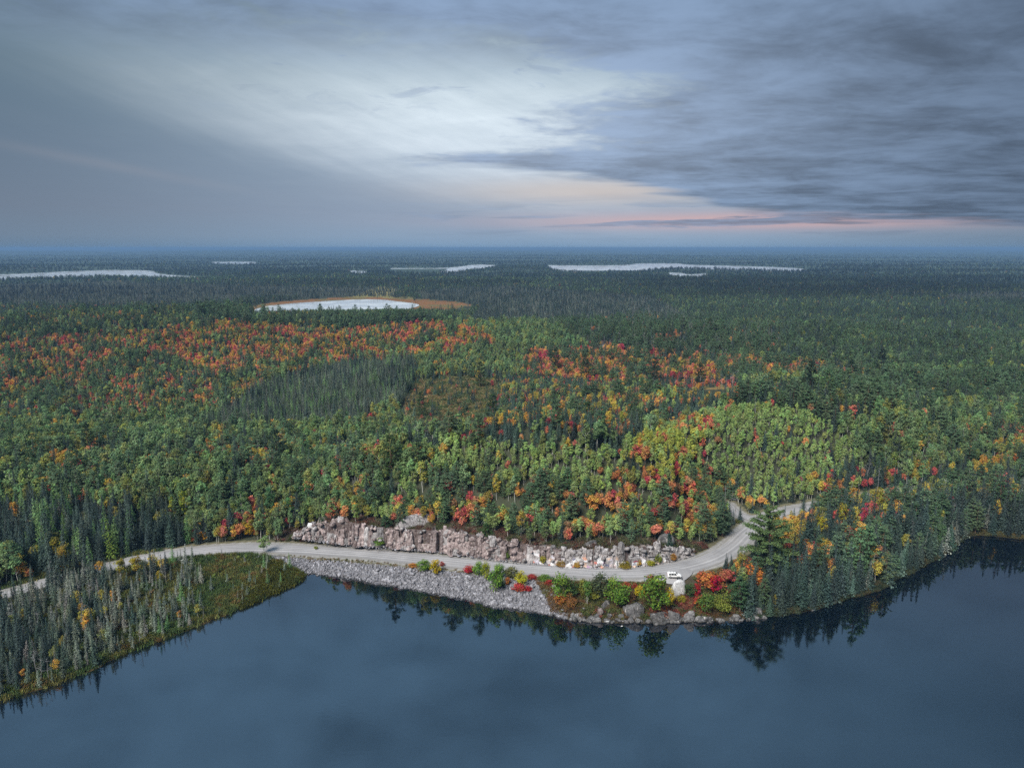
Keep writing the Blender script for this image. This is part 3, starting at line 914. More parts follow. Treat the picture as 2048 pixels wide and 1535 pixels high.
def make_conifer(rg, h, w, base, levels, nb, droop, fill, trunk_r, power=1.0, ragged=.25, twig=.55, gap=0.0):
    """spire of drooping sprays; each branch carries several small fan faces"""
    s = Shape(); C = []; Nn = []; S = []
    for L in range(levels):
        t = (L + rg.uniform(-.3, .3)) / levels; t = min(max(t, 0), .985)
        z = base + (h - base) * t
        r = w * .5 * (1 - t) ** power * rg.uniform(1 - ragged, 1 + ragged * .5) + .12
        a0 = rg.uniform(0, 6.28)
        m = max(3, int(nb * (0.55 + .45 * (1 - t))))
        for b in range(m):
            if rg.random() < gap: continue
            a = a0 + 6.283 * b / m + rg.uniform(-.3, .3)
            rb = r * rg.uniform(.7, 1.15)
            k = max(2, int(fill * (0.4 + rb / (w * .5))))
            for q in range(k):
                f = (q + rg.random()) / k
                x = rb * f
                side = rg.uniform(-.28, .28) * x
                zz = z - droop * x * f + rg.uniform(-.12, .12)
                C.append((np.cos(a) * x - np.sin(a) * side, np.sin(a) * x + np.cos(a) * side, zz))
                Nn.append((np.cos(a) * .45 + rg.normal() * .3, np.sin(a) * .45 + rg.normal() * .3, .8))
                S.append(twig * (0.75 + .5 * rg.random()) * (0.6 + .6 * (1 - t)))
    # leader
    for q in range(8):
        f = q / 8; C.append((rg.normal() * .06, rg.normal() * .06, h - f * h * .06)); Nn.append(tuple(rg.normal(size=3))); S.append(twig * .55)
    cV, cF = leaf_quads(np.array(C), np.array(S), np.array(Nn), rg, .6)
    zs = np.array([-.4, h * .3, h * .65, h * .985])
    tV, tF = tube(np.c_[rg.normal(size=4) * .05, rg.normal(size=4) * .05, zs], [trunk_r, trunk_r * .75, trunk_r * .45, .03])
    return (cV, cF), (tV, tF)

def make_pine(rg, h, w, base, levels, trunk_r, tuft=22, leaf=.55):
    C = []; Nn = []; t = Shape()
    lean = rg.normal(size=2) * .012 * h
    zs = np.linspace(-.4, h * .97, 6)
    P = np.c_[np.linspace(0, 1, 6)[:, None] ** 1.3 * lean, zs]
    t.addq(*tube(P, np.linspace(trunk_r, trunk_r * .18, 6)))
    for L in range(levels):
        f = (L + .5 * rg.random()) / levels
        z = base + (h * .97 - base) * f
        prof = (0.55 + .45 * math.sin(min(1, f * 1.6) * 1.57)) * (1 - f ** 2.6) + .10
        m = int(rg.integers(4, 7))
        a0 = rg.uniform(0, 6.28)
        for b in range(m):
            a = a0 + 6.283 * b / m + rg.uniform(-.4, .4)
            rb = w * .5 * prof * rg.uniform(.55, 1.15)
            up = rg.uniform(-.05, .30) * rb * (0.4 + f)
            e = np.array([np.cos(a) * rb, np.sin(a) * rb, z + up]); s0 = np.array([0, 0, z - .03 * h]); s0[:2] += lean * f
            t.addq(*tube([s0, s0 * .5 + e * .5 + (0, 0, -.05 * rb), e], [trunk_r * .22, trunk_r * .14, .02], 4))
            nt = max(2, int(rb / .8))
            for q in range(nt):
                g = 0.32 + .68 * (q + rg.random()) / nt
                c = s0 + (e - s0) * g; sp = rb * .17 + .28
                mm = int(tuft * rg.uniform(.6, 1.2))
                d = rg.normal(size=(mm, 3)); d /= np.linalg.norm(d, axis=1)[:, None]
                d *= rg.uniform(.2, 1, (mm, 1))
                C.append(c + d * np.array([sp, sp, sp * .48]) + np.array([0, 0, .12])); Nn.append(d * .7 + np.array([0, 0, .9]) + rg.normal(size=(mm, 3)) * .4)
    mm = 30; d = rg.normal(size=(mm, 3)) * np.array([.35, .35, .6]); C.append(d + np.array([lean[0], lean[1], h * .96])); Nn.append(d + np.array([0, 0, .5]))
    cV, cF = leaf_quads(np.vstack(C), leaf, np.vstack(Nn), rg, .5)
    return (cV, cF), t.out()

def make_snag(rg, h, r):
    t = Shape()
    P = np.c_[np.cumsum(rg.normal(size=(5, 2)) * .12, axis=0), np.linspace(-.4, h, 5)]
    t.addq(*tube(P, np.linspace(r, r * .2, 5)))
    for i in range(16):
        f = rg.uniform(.3, .97); a = rg.uniform(0, 6.28); L = h * .16 * (1.15 - f) + .5
        p0 = np.array([np.interp(f * h, P[:, 2], P[:, 0]), np.interp(f * h, P[:, 2], P[:, 1]), f * h])
        e = p0 + np.array([np.cos(a) * L, np.sin(a) * L, L * rg.uniform(-.1, .7)])
        t.addq(*tube([p0, (p0 + e) / 2 + (0, 0, .08), e], [r * .32, r * .2, .015], 4))
    return None, t.out()

KINDS = {}
def register(kind, builder, nvar, bark):
    out = []
    for i in range(nvar):
        rg = np.random.default_rng(hash((kind, i)) % 1000 if False else sum(map(ord, kind)) * 31 + i * 7 + 5)
        crown, trunk = builder(rg)
        tV, tF = trunk
        d = {}
        tr = mesh_obj('trunk', tV, tF, M[bark], smooth=True, link=False); d['trunk'] = tr.data
        vt = np.zeros(len(tV))
        if crown is not None:
            cV, cF = crown[:2]
            v = np.repeat(rg.random(len(cF)), 4); bl_ = np.repeat(crown[2], 4) if len(crown) > 2 else np.full(len(cV), .5)
            cr = mesh_obj('crown', cV, cF, M['foliage'], link=False, attrs={'v': ('FLOAT', 'POINT', v), 'lobe': ('FLOAT', 'POINT', bl_)}); d['crown'] = cr.data
            V = np.vstack([tV, cV]); F = np.vstack([tF, cF + len(tV)]); mi = np.r_[np.zeros(len(tF)), np.ones(len(cF))]
            vv = np.r_[vt, v]; ll = np.r_[vt, bl_]
            d['h'] = cV[:, 2].max(); d['w'] = 2 * np.percentile(np.hypot(cV[:, 0], cV[:, 1]), 93); d['base'] = np.percentile(cV[:, 2], 3)
        else:
            V, F, mi, vv, ll = tV, tF, np.zeros(len(tF)), vt, vt
            d['h'] = tV[:, 2].max(); d['w'] = 1.0; d['base'] = 0
        full = mesh_obj(kind, V, F, [M[bark], M['foliage']], link=False, matidx=mi, attrs={'v': ('FLOAT', 'POINT', vv), 'lobe': ('FLOAT', 'POINT', ll)})
        d['proto'] = full
        bpy.data.objects.remove(tr); 
        if crown is not None: bpy.data.objects.remove(cr)
        out.append(d)
    KINDS[kind] = out

register('spruce', lambda g: make_conifer(g, 13, g.uniform(3.6, 4.6), g.uniform(.8, 1.6), 30, 9, .45, 5, .16, .85), 5, 'bark_dark')
register('fir', lambda g: make_conifer(g, 12, g.uniform(4.8, 5.8), .7, 26, 10, .28, 7, .16, .95, twig=.65), 4, 'bark_dark')
register('bog', lambda g: make_conifer(g, 9, g.uniform(2.0, 3.0), g.uniform(.5, 1.4), 28, 8, .55, 3, .07, .7, ragged=.5, twig=.46, gap=.08), 6, 'bark_grey')
register('tam', lambda g: make_conifer(g, 13, g.uniform(4.2, 5.2), .6, 26, 9, .12, 6, .14, .9, ragged=.35, twig=.5, gap=.06), 3, 'bark_grey')
register('pine', lambda g: make_pine(g, g.uniform(14, 15.5), g.uniform(6.0, 7.4), g.uniform(1.2, 3.0), 12, .22, 20, .48), 5, 'bark_pine')
register('aspen', lambda g: make_broadleaf(g, 9, g.uniform(2.6, 3.9), g.uniform(.8, 1.9), 24, 46, .31, .08, 3, .34), 8, 'bark_white')
register('birch', lambda g: make_broadleaf(g, 8, g.uniform(2.7, 4.0), g.uniform(.7, 1.7), 20, 44, .31, .08, 4, .35, .1), 6, 'bark_white')
register('maple', lambda g: make_broadleaf(g, 7, g.uniform(2.7, 4.2), g.uniform(.6, 1.5), 19, 46, .30, .08, 4, .37, .15), 8, 'bark_dark')
register('shrub', lambda g: make_broadleaf(g, 5.0, g.uniform(3.6, 4.2), .15, 24, 46, .28, .07, 5, .36, .0), 5, 'bark_dark')
register('lowbush', lambda g: make_broadleaf(g, 1.2, g.uniform(2.0, 2.8), .05, 9, 22, .22, .03, 2, .4, .3), 3, 'bark_dark')
register('snag', lambda g: make_snag(g, 9, .11), 3, 'bark_grey')
# the lone white pine by the bend is broader and layered
register('bigpine', lambda g: make_pine(g, 25, 15.5, 4.5, 14, .42, 56, .58), 1, 'bark_pine')

ALIAS = dict(spruce='spruce', fir='fir', bog='bog', tam='tam', pine='pine', aspen='aspen', aspen_d='aspen', aspen_y='aspen', birch='birch', maple='maple', snag='snag', shrub='shrub')
def tints(sp, n):
    c = {'spruce': (0.042, 0.064, 0.050), 'fir': (0.066, 0.108, 0.074), 'bog': (0.078, 0.092, 0.078), 'tam': (0.125, 0.19, 0.070), 'pine': (0.088, 0.130, 0.064),
         'aspen': (0.228, 0.312, 0.106), 'aspen_d': (0.132, 0.205, 0.086), 'aspen_y': (0.33, 0.33, 0.06), 'birch': (0.30, 0.225, 0.030), 'maple': (0, 0, 0), 'snag': (0, 0, 0), 'shrub': (0.15, 0.2, 0.04)}[sp]
    t = np.tile(np.array(c), (n, 1))
    if sp == 'maple':
        pal = np.array([(0.44, 0.175, 0.070), (0.42, 0.115, 0.075), (0.36, 0.055, 0.060), (0.31, 0.035, 0.065), (0.48, 0.25, 0.055), (0.30, 0.15, 0.075), (0.44, 0.14, 0.10)])
        t = pal[rng.choice(len(pal), n, p=[.26, .18, .13, .08, .16, .09, .10])]
    if sp == 'birch':
        pal = np.array([(0.38, 0.265, 0.045), (0.27, 0.225, 0.045), (0.43, 0.22, 0.045), (0.19, 0.185, 0.05)])
        t = pal[rng.choice(len(pal), n, p=[.35, .3, .2, .15])]
    if sp == 'bog':
        pal = np.array([(0.135, 0.152, 0.118), (0.090, 0.112, 0.080), (0.185, 0.188, 0.162)])
        t = pal[rng.choice(3, n, p=[.5, .3, .2])]
    if sp == 'aspen':
        w = rng.random((n, 1)) ** 2; t = t * (1 - .5 * w) + np.array((0.22, 0.225, 0.04)) * .5 * w
    if sp == 'aspen_d':
        w = rng.random((n, 1)) ** 3; t = t * (1 - w) + np.array((0.20, 0.20, 0.04)) * w
    b = rng.uniform(.78, 1.25, (n, 1))
    t = (t * 1.18 + np.array((0.010, 0.012, 0.014))) * b * rng.uniform(.92, 1.08, (n, 3))
    return t

HEIGHT = dict(spruce=(6, 14), fir=(5, 11), bog=(5, 10.5), tam=(7, 12), pine=(8, 15), aspen=(5.5, 9.5), aspen_d=(7, 13.5), aspen_y=(5, 8.5), birch=(5, 10), maple=(4.5, 9), snag=(7, 13), shrub=(2, 4.5))
NOM = dict(spruce=13, fir=12, bog=9, tam=13, pine=15, aspen=9, birch=8, maple=7, snag=9, shrub=5, lowbush=1.2)

# ------------------------------------------------------------------ placing trees
T = {k: [] for k in ('x', 'y', 'z', 'kind', 'sp', 'h', 'reg', 'tint', 'wid')}
REGN = [r[0] for r in REG] + ['near', 'far']

def scatter():
    xs = []; ys = []
    d = 150.0
    while d < 9500:
        st = 1.95 if d < 430 else max(1.95 + (d - 430) / 470 * 1.05, d / 300.0); sr = st * min(1 + d / 1500.0, 4.5) if d > 700 else st
        if 700 < d < 1100: sr = st * (1 + (d - 700) / 400 * .73)
        half = R(41.5)
        n = int(2 * half * d / st)
        a = -half + (np.arange(n) + rng.random(n)) * 2 * half / n
        dd = d + (rng.random(n) - .5) * sr * 1.3
        xs.append(np.sin(a) * dd); ys.append(np.cos(a) * dd)
        d += sr
    x = np.concatenate(xs); y = np.concatenate(ys)
    h, sd, dr = terrain_height(x, y, True)
    d = np.hypot(x, y)
    keep = (sd > 0.5) & (dr > 6.0)
    for nm, z, P in FL:
        s, _, _ = (None, None, None)
        keep &= ~inside(x, y, P)
    keep &= ~inside(x, y, BOG2) | (rng.random(len(x)) < .012)
    x, y, h, sd, dr, d = (q[keep] for q in (x, y, h, sd, dr, d))
    # rock cut zone stays bare, the rim is thin
    c, cp, cs = np.full(len(x), 99.), np.zeros(len(x)), np.zeros(len(x))
    nr = d < 420
    c[nr], cp[nr], cs[nr] = seg_dist(x[nr], y[nr], cliff_s[:, :2])
    r, rp, rs = np.full(len(x), 99.), np.zeros(len(x)), np.zeros(len(x))
    r[nr], rp[nr], rs[nr] = seg_dist(x[nr], y[nr], road_c)
    keep = ~((c < 4.5) & (cs > 0)) & ~((c < 4.0) & (cs <= 0))
    keep &= ~((c < 8) & (cs > 0) & (rng.random(len(x)) < .55))
    # lake side of the road from the bog to the bend is planted by hand below
    bank = nr & (rs < 0) & (x > ground(600, 1120, 2)[0]) & (x < ground(1478, 1200, 2)[0]) & (d < 300)
    keep &= ~bank
    x, y, h, sd, dr, d, rs = (q[keep] for q in (x, y, h, sd, dr, d, rs))
    hh = 6.0
    px, py, _ = project(x, y, h + hh)
    reg = np.full(len(x), -1)
    for i, (nm, P, den, mixd) in enumerate(REG):
        m = (reg < 0) & inside(px, py, P)
        if nm == 'bog_tip' or nm.startswith('bog') or nm.startswith('point'): m &= d < 420
        if nm.startswith('bog'): m &= rs < 0
        if nm in ('meadow', 'tam_stand', 'road_left'): m &= rs > 0
        reg[m] = i
    lk = (rs < 0) & (d < 330) & (x < ground(640, 1150, 0)[0]) & ((reg > 2) | (reg < 0))
    reg[lk & (px >= 400)] = 1; reg[lk & (px < 400) & (px > 225)] = 0; reg[lk & (px <= 225)] = 2
    reg[(reg < 0) & (py > 640)] = len(REG)
    reg[reg < 0] = len(REG) + 1
    clump = fbm(x / 22, y / 22, 3)
    for i in range(len(REG) + 2):
        idx = np.where(reg == i)[0]
        if not len(idx): continue
        if i < len(REG): den, mixd = REG[i][2], REG[i][3]
        else: den, mixd = DEFAULT_NEAR if i == len(REG) else DEFAULT_FAR
        idx = idx[rng.random(len(idx)) < den]
        if not len(idx): continue
        sp = np.array(list(mixd)); p = np.array(list(mixd.values())); p = p / p.sum()
        # clumping: neighbours tend to be of one kind
        cum = np.cumsum(p)
        cl = np.argsort(np.argsort(fbm(x[idx] / 16 + 50, y[idx] / 16 + i * 3.3, 3))) / len(idx)
        u = np.where(rng.random(len(idx)) < .55, cl, rng.random(len(idx)))
        ch = sp[np.minimum(np.searchsorted(cum, u), len(sp) - 1)]
        for s in sp:
            q = idx[ch == s]
            if not len(q): continue
            lo, hi = HEIGHT[s]
            H = lo + (hi - lo) * np.clip(rng.normal(.48, .30, len(q)), -.12, 1.25)
            nm = REGN[i]
            if nm == 'bog_tip': H *= .58
            if nm == 'bog_mid': H *= .75
            if nm == 'bog_left': H *= .84
            if nm in ('point_dark', 'right_shore'): H *= 1.32
            if nm in ('ridge_pines',) and s == 'pine': H *= 1.2
            if nm in ('barren', 'right_back') and s == 'pine': H *= 1.1
            if nm in ('mid_scatter', 'near') and s in ('spruce', 'fir'): H *= .72
            if nm in ('mid_scatter', 'near') and s == 'maple': H *= .8
            if nm == 'cliff_top': H *= np.where(s == 'pine', .82, 1.0)
            if nm == 'maple_mix': H *= .95
            if nm == 'clearing': H *= .7
            if nm == 'swamp': H *= 1.1
            if nm in ('point_colour',) and s in ('maple', 'birch'): H *= 1.15
            H = H * (0.70 + .60 * fbm(x[q] / 26 + 9, y[q] / 26, 3))
            if nm in ('aspen_hill', 'yellow_knob', 'aspen_knob'): H = H * .86
            H = np.where((sd[q] < 5) & (d[q] < 420), H * .8, H)
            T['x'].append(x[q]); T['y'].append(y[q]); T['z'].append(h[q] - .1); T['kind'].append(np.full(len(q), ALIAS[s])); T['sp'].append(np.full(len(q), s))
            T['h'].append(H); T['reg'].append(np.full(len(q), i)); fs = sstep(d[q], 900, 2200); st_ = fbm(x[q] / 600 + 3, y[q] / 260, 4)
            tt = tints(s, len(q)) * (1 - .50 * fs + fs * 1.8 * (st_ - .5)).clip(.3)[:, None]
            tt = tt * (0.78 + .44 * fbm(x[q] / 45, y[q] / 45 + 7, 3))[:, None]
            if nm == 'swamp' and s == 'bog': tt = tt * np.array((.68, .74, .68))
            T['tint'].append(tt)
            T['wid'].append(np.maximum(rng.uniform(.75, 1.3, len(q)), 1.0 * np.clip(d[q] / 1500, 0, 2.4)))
scatter()
for k in T: T[k] = np.concatenate(T[k])

# single trees and tall pines that stand out: (x, y of the foot, height m, kind, tint)
SOLO = [
    (785, 962, 21, 'pine', (0.060, 0.088, 0.034)), (985, 862, 23, 'pine', (0.05, 0.08, 0.034)), (1172, 884, 22, 'pine', (0.05, 0.08, 0.034)), (1310, 778, 24, 'pine', (0.03, 0.05, 0.03)),
    (1398, 782, 17, 'pine', (0.028, 0.045, 0.028)), (960, 775, 22, 'pine', (0.05, 0.07, 0.028)), (845, 835, 18, 'pine', (0.05, 0.08, 0.034)), (1110, 745, 22, 'pine', (0.035, 0.055, 0.03)),
    (1170, 765, 24, 'pine', (0.045, 0.06, 0.028)), (180, 918, 19, 'pine', (0.045, 0.07, 0.036)), (555, 935, 20, 'pine', (0.04, 0.07, 0.04)), (1620, 800, 22, 'pine', (0.03, 0.05, 0.03)),
    (1700, 790, 22, 'pine', (0.03, 0.05, 0.03)), (1760, 760, 24, 'pine', (0.026, 0.045, 0.03)),
    (225, 1117, 17, 'tam', (0.155, 0.20, 0.045)), (264, 1098, 15.5, 'tam', (0.11, 0.18, 0.065)), (192, 1098, 12, 'tam', (0.09, 0.15, 0.06)), (132, 1098, 14, 'tam', (0.12, 0.18, 0.05)),
    (110, 1092, 13, 'tam', (0.11, 0.17, 0.05)), (212, 1078, 14, 'tam', (0.10, 0.17, 0.05)), (112, 1045, 14, 'tam', (0.10, 0.17, 0.06)), (140, 1030, 13, 'tam', (0.09, 0.16, 0.06)),
    (372, 1052, 17, 'aspen', (0.24, 0.26, 0.035)), (350, 1050, 14, 'aspen', (0.22, 0.24, 0.035)), (615, 1020, 14, 'aspen', (0.10, 0.19, 0.06)), (545, 1035, 14, 'aspen', (0.07, 0.15, 0.065)),
    (580, 1048, 13, 'aspen', (0.09, 0.18, 0.06)), (117, 1125, 11, 'birch', (0.22, 0.19, 0.03)), (243, 1160, 9, 'birch', (0.24, 0.21, 0.03)), (275, 1160, 10, 'birch', (0.30, 0.23, 0.03)), (320, 1165, 5, 'birch', (0.30, 0.22, 0.03)),
    (1662, 985, 12, 'maple', (0.38, 0.03, 0.06)), (742, 850, 9, 'maple', (0.40, 0.02, 0.05)), (1775, 835, 11, 'maple', (0.34, 0.04, 0.06)),
    (1810, 1020, 16, 'spruce', (0.07, 0.095, 0.085)), (1600, 1140, 16, 'spruce', (0.035, 0.06, 0.045)), (1580, 1085, 12, 'maple', (0.44, 0.13, 0.07)), (1570, 1095, 11, 'birch', (0.40, 0.20, 0.04)),
    (1640, 1090, 14, 'birch', (0.27, 0.22, 0.03)), (1680, 1065, 13, 'birch', (0.25, 0.21, 0.03)), (1755, 1035, 14, 'birch', (0.24, 0.20, 0.03)), (1500, 985, 10, 'snag', (0, 0, 0)), (1510, 835, 10, 'snag', (0, 0, 0)),
]
_r = np.random.default_rng(21)
for _x in range(104, 195, 8):
    _y = np.interp(_x, [90, 180, 270], [1155, 1132, 1110])
    SOLO.append((_x + _r.uniform(-3, 3), _y + 15 + _r.uniform(-2, 8), _r.uniform(8, 13), 'spruce' if _r.random() < .7 else 'bog', tuple(np.array((0.055, 0.078, 0.064)) * _r.uniform(.8, 1.5))))
def ray_grounds(px, py):
    px = np.asarray(px, float); py = np.asarray(py, float)
    u = (px - 1024) / FPX; v = (767.5 - py) / FPX
    dy, dz = CP + v * SP, -SP + v * CP
    z = np.full(px.shape, 4.0)
    for _ in range(16):
        k = (z - CAM_H) / dz
        z = z * .5 + .5 * terrain_height(u * k, dy * k)
    k = (z - CAM_H) / dz
    return u * k, dy * k, z
def ray_ground(px, py):
    a, b, c = ray_grounds([px], [py])
    return float(a[0]), float(b[0]), float(c[0])
sx, sy, sz = ray_grounds([q[0] for q in SOLO], [q[1] for q in SOLO])
# clear a little room round them
d2 = (T['x'][:, None] - sx[None]) ** 2 + (T['y'][:, None] - sy[None]) ** 2
keep = (d2.min(1) > 2.2 ** 2)
for k in T: T[k] = T[k][keep]
def append_trees(x, y, z, kind, sp, h, reg, tint, wid):
    for k, v in zip(('x', 'y', 'z', 'kind', 'sp', 'h', 'reg', 'tint', 'wid'), (x, y, z, kind, sp, h, reg, tint, wid)):
        T[k] = np.concatenate([T[k], np.asarray(v)])
solo_reg = []
for a, b, *_ in SOLO:
    rr_ = len(REG)
    for i, (nm, P, *_q) in enumerate(REG):
        if inside(np.array(float(a)), np.array(b - 35.0), P): rr_ = i; break
    solo_reg.append(rr_)
append_trees(sx, sy, sz - .1, [s[3] for s in SOLO], [s[3] for s in SOLO], [float(s[2]) for s in SOLO], solo_reg, [s[4] for s in SOLO], [1.0] * len(SOLO))

# open sight lines that the place has: the road, the rock cut, the bog lake
T['px0'], T['py0'], T['dep'] = project(T['x'], T['y'], T['z'])
_, T['py1'], _ = project(T['x'], T['y'], T['z'] + T['h'])
wn = np.array([KINDS[k][0]['w'] / KINDS[k][0]['h'] for k in T['kind']])
T['pw'] = wn * T['h'] * T['wid'] * FPX / T['dep']
MUST = [(x, y, z) for x, y, z in
        [(p[0], p[1], 4.0) for p in road_c[::2]]]
mx_, my_, md_ = project(np.array([m[0] for m in MUST]), np.array([m[1] for m in MUST]), np.array([m[2] for m in MUST]))
see = ((mx_ > 42) & (mx_ < 88)) | ((mx_ > 262) & (mx_ < 1510)) | ((mx_ > 1562) & (mx_ < 1632))
fx_, fy_, fd_ = project(fork_c[:-10, 0], fork_c[:-10, 1], np.full(len(fork_c) - 10, 4.3))
mx_ = np.r_[mx_[see], fx_]; my_ = np.r_[my_[see], fy_]; md_ = np.r_[md_[see], fd_]
bl = [(x_, np.interp(x_, [510, 560, 640, 760, 840, 940], [619, 618, 616, 615, 614, 613])) for x_ in range(515, 940, 14)]
bw = np.array([project(*ground(a, b, 5.0)) for a, b in bl])
kill = np.zeros(len(T['x']), bool)
for a, b, dd in zip(mx_, my_, md_):
    kill |= (np.abs(T['px0'] - a) < T['pw'] * .4) & (T['py1'] < b) & (T['py0'] > b) & (T['dep'] < dd - 2)
rk = rng.random(len(T['x']))
for a, b, dd in bw:
    kill |= (np.abs(T['px0'] - a) < 9) & (T['py1'] < b) & (T['py0'] > b - 3) & (T['dep'] < dd - 2) & (T['dep'] > 300) & (rk > .07)
n_solo = len(SOLO)
for k in T: T[k] = T[k][~kill]
print('trees', len(T['x']))

# ------------------------------------------------------------------ which trees show largest: a coarse depth-ordered cover map
def visible_share():
    W, H = 683, 512; s = W / 2048
    cov = np.zeros((H, W), bool)
    vis = np.zeros(len(T['x']))
    cand = np.where((T['dep'] < 620) & (T['px0'] > -40) & (T['px0'] < 2090) & (T['py1'] < 1540))[0]
    cand = cand[np.argsort(T['dep'][cand])]
    for i in cand:
        x = T['px0'][i] * s; y0 = T['py0'][i] * s; y1 = T['py1'][i] * s; hw = T['pw'][i] * s * .5
        a, b = int(max(y1, 0)), int(min(y0, H - 1))
        if b <= a: b = a + 1
        cone = T['kind'][i] in ('spruce', 'fir', 'bog', 'tam')
        for yy in range(a, min(b, H)):
            f = (yy - a + .5) / (b - a)
            w = hw * (f if cone else math.sqrt(max(0, 1 - (2 * min(f * 1.15, 1) - 1) ** 2)))
            l, r_ = int(max(0, round(x - w))), int(min(W, round(x + w) + 1))
            if r_ <= l: continue
            row = cov[yy, l:r_]
            vis[i] += (r_ - l) - row.sum()
            row[:] = True
    return vis
VIS = visible_share()
LIMIT = dict(spruce=300, fir=220, bog=300, tam=150, pine=300, aspen=300, birch=260, maple=300, snag=40, shrub=60)
single = np.zeros(len(VIS), bool)
for k, lim in LIMIT.items():
    idx = np.where((T['kind'] == k) & (VIS >= 4))[0]
    idx = idx[np.argsort(-VIS[idx])][:lim]
    single[idx] = True
print('single trees', single.sum())

# ------------------------------------------------------------------ the rest of the forest: stuff, one object for each kind
def instancer(name, kind, X, Y, Z, S, rot, tint, label, protos=None):
    protos = protos or [d['proto'] for d in KINDS[kind]]
    pc = bpy.data.collections.new(name + '_shapes')
    for o in protos:
        if o.name not in pc.objects: pc.objects.link(o)
    me = bpy.data.meshes.new(name)
    n = len(X)
    me.vertices.add(n); me.vertices.foreach_set('co', np.c_[X, Y, Z].astype(np.float32).ravel())
    for nm, typ, fld, data in (('scl', 'FLOAT_VECTOR', 'vector', S), ('rot', 'FLOAT_VECTOR', 'vector', rot), ('tint', 'FLOAT_COLOR', 'color', np.c_[tint, np.ones(n)]),
                               ('pick', 'INT', 'value', rng.integers(0, len(protos), n))):
        a = me.attributes.new(nm, typ, 'POINT'); a.data.foreach_set(fld, np.asarray(data, np.int32 if typ == 'INT' else np.float32).ravel())
    ob = bpy.data.objects.new(name, me); COL.objects.link(ob)
    g = bpy.data.node_groups.new(name, 'GeometryNodeTree')
    g.interface.new_socket('Geometry', in_out='INPUT', socket_type='NodeSocketGeometry')
    g.interface.new_socket('Geometry', in_out='OUTPUT', socket_type='NodeSocketGeometry')
    gi = g.nodes.new('NodeGroupInput'); go = g.nodes.new('NodeGroupOutput')
    ci = g.nodes.new('GeometryNodeCollectionInfo'); ci.inputs['Collection'].default_value = pc
    ci.inputs['Separate Children'].default_value = True; ci.inputs['Reset Children'].default_value = True
    m2p = g.nodes.new('GeometryNodeMeshToPoints')
    iop = g.nodes.new('GeometryNodeInstanceOnPoints'); iop.inputs['Pick Instance'].default_value = True
    def na(nm, typ):
        q = g.nodes.new('GeometryNodeInputNamedAttribute'); q.data_type = typ; q.inputs['Name'].default_value = nm
        return q.outputs['Attribute']
    e2r = g.nodes.new('FunctionNodeEulerToRotation')
    L = g.links.new
    L(gi.outputs[0], m2p.inputs[0]); L(m2p.outputs[0], iop.inputs['Points']); L(ci.outputs[0], iop.inputs['Instance'])
    L(na('pick', 'INT'), iop.inputs['Instance Index']); L(na('rot', 'FLOAT_VECTOR'), e2r.inputs[0]); L(e2r.outputs[0], iop.inputs['Rotation'])
    L(na('scl', 'FLOAT_VECTOR'), iop.inputs['Scale']); L(iop.outputs[0], go.inputs[0])
    md = ob.modifiers.new('scatter', 'NODES'); md.node_group = g
    tag(ob, label, None, None, 'stuff')
    return ob

STUFF = dict(spruce=('spruce_forest', 'dense dark spruce forest stretching back to the horizon'), fir=('fir_forest', 'young fir thickets filling the middle distance'),
             bog=('swamp_spruce_forest', 'thin grey spruces crowding the swampy ground'), tam=('tamarack_forest', 'pale green tamaracks scattered through the swamp'),
             pine=('pine_forest', 'pines rising over the rest of the forest'), aspen=('aspen_forest', 'green aspens covering the low hills'),
             birch=('birch_forest', 'yellowing birches mixed into the forest'), maple=('maple_forest', 'red and orange maples glowing along the ridge'),
             snag=('dead_tree_stand', 'bare grey dead trees among the forest'), shrub=('shrub_thicket', 'low shrubs in the bog'))
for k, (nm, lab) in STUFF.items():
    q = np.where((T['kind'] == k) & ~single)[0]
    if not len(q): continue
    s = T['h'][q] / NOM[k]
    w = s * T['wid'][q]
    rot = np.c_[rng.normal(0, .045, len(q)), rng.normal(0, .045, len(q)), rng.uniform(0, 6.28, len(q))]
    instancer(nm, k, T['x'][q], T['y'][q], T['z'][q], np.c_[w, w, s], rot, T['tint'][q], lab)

# ------------------------------------------------------------------ single trees with labels
ORD = 'first second third fourth fifth sixth seventh eighth ninth tenth eleventh twelfth thirteenth fourteenth fifteenth sixteenth seventeenth eighteenth nineteenth twentieth'.split()
def ordinal(i): return ORD[i] if i < len(ORD) else str(i + 1) + 'th'
NAME = dict(spruce='spruce_tree', fir='fir_tree', bog='bog_spruce', tam='tamarack_tree', pine='pine_tree', aspen='aspen_tree', birch='birch_tree', maple='maple_tree', snag='dead_tree', shrub='bog_shrub')
LOOK = dict(spruce='dark spruce', fir='bushy green fir', bog='thin grey spruce', tam='feathery pale tamarack', pine='green pine', aspen='green aspen', birch='yellow birch', maple='red maple', snag='bare dead tree', shrub='low bog shrub')
PLACE = dict(bog_tip='on the open bog tip', bog_mid='on the bog shore', bog_left='on the wooded bog at lower left', meadow='by the small left meadow', tam_stand='in the stand left of the road',
             road_left='behind the road west of the cliff', left_mix='in the mixed woods at left', cliff_top='on the cliff top', aspen_knob='on the green knob above the cliff',
             maple_mix='above the painted rocks', yellow_knob='on the yellowish knob', aspen_hill='on the bright green hill', fork_back='behind the road fork', point_colour='beside the road on the point',
             point_dark='on the dark wooded point', right_shore='along the far right shore', right_yellow='in the yellow woods at far right', right_green='on the right green slope', swamp='in the grey swamp',
             clearing='in the grassy clearing', maple_band='in the red maple band', maple_edge='beside the maple band', right_dark='on the dark slope far right', ridge_pines='on the pine ridge', ridge_left='on the left ridge', green_rim='on the green rim', orange_rim='on the orange rim',
             mid_scatter='in the young growth past the knob', barren='on the rocky barren', right_back='on the back right slope', grey_flat='on the grey flat', near='in the woods behind the knobs', far='far behind')
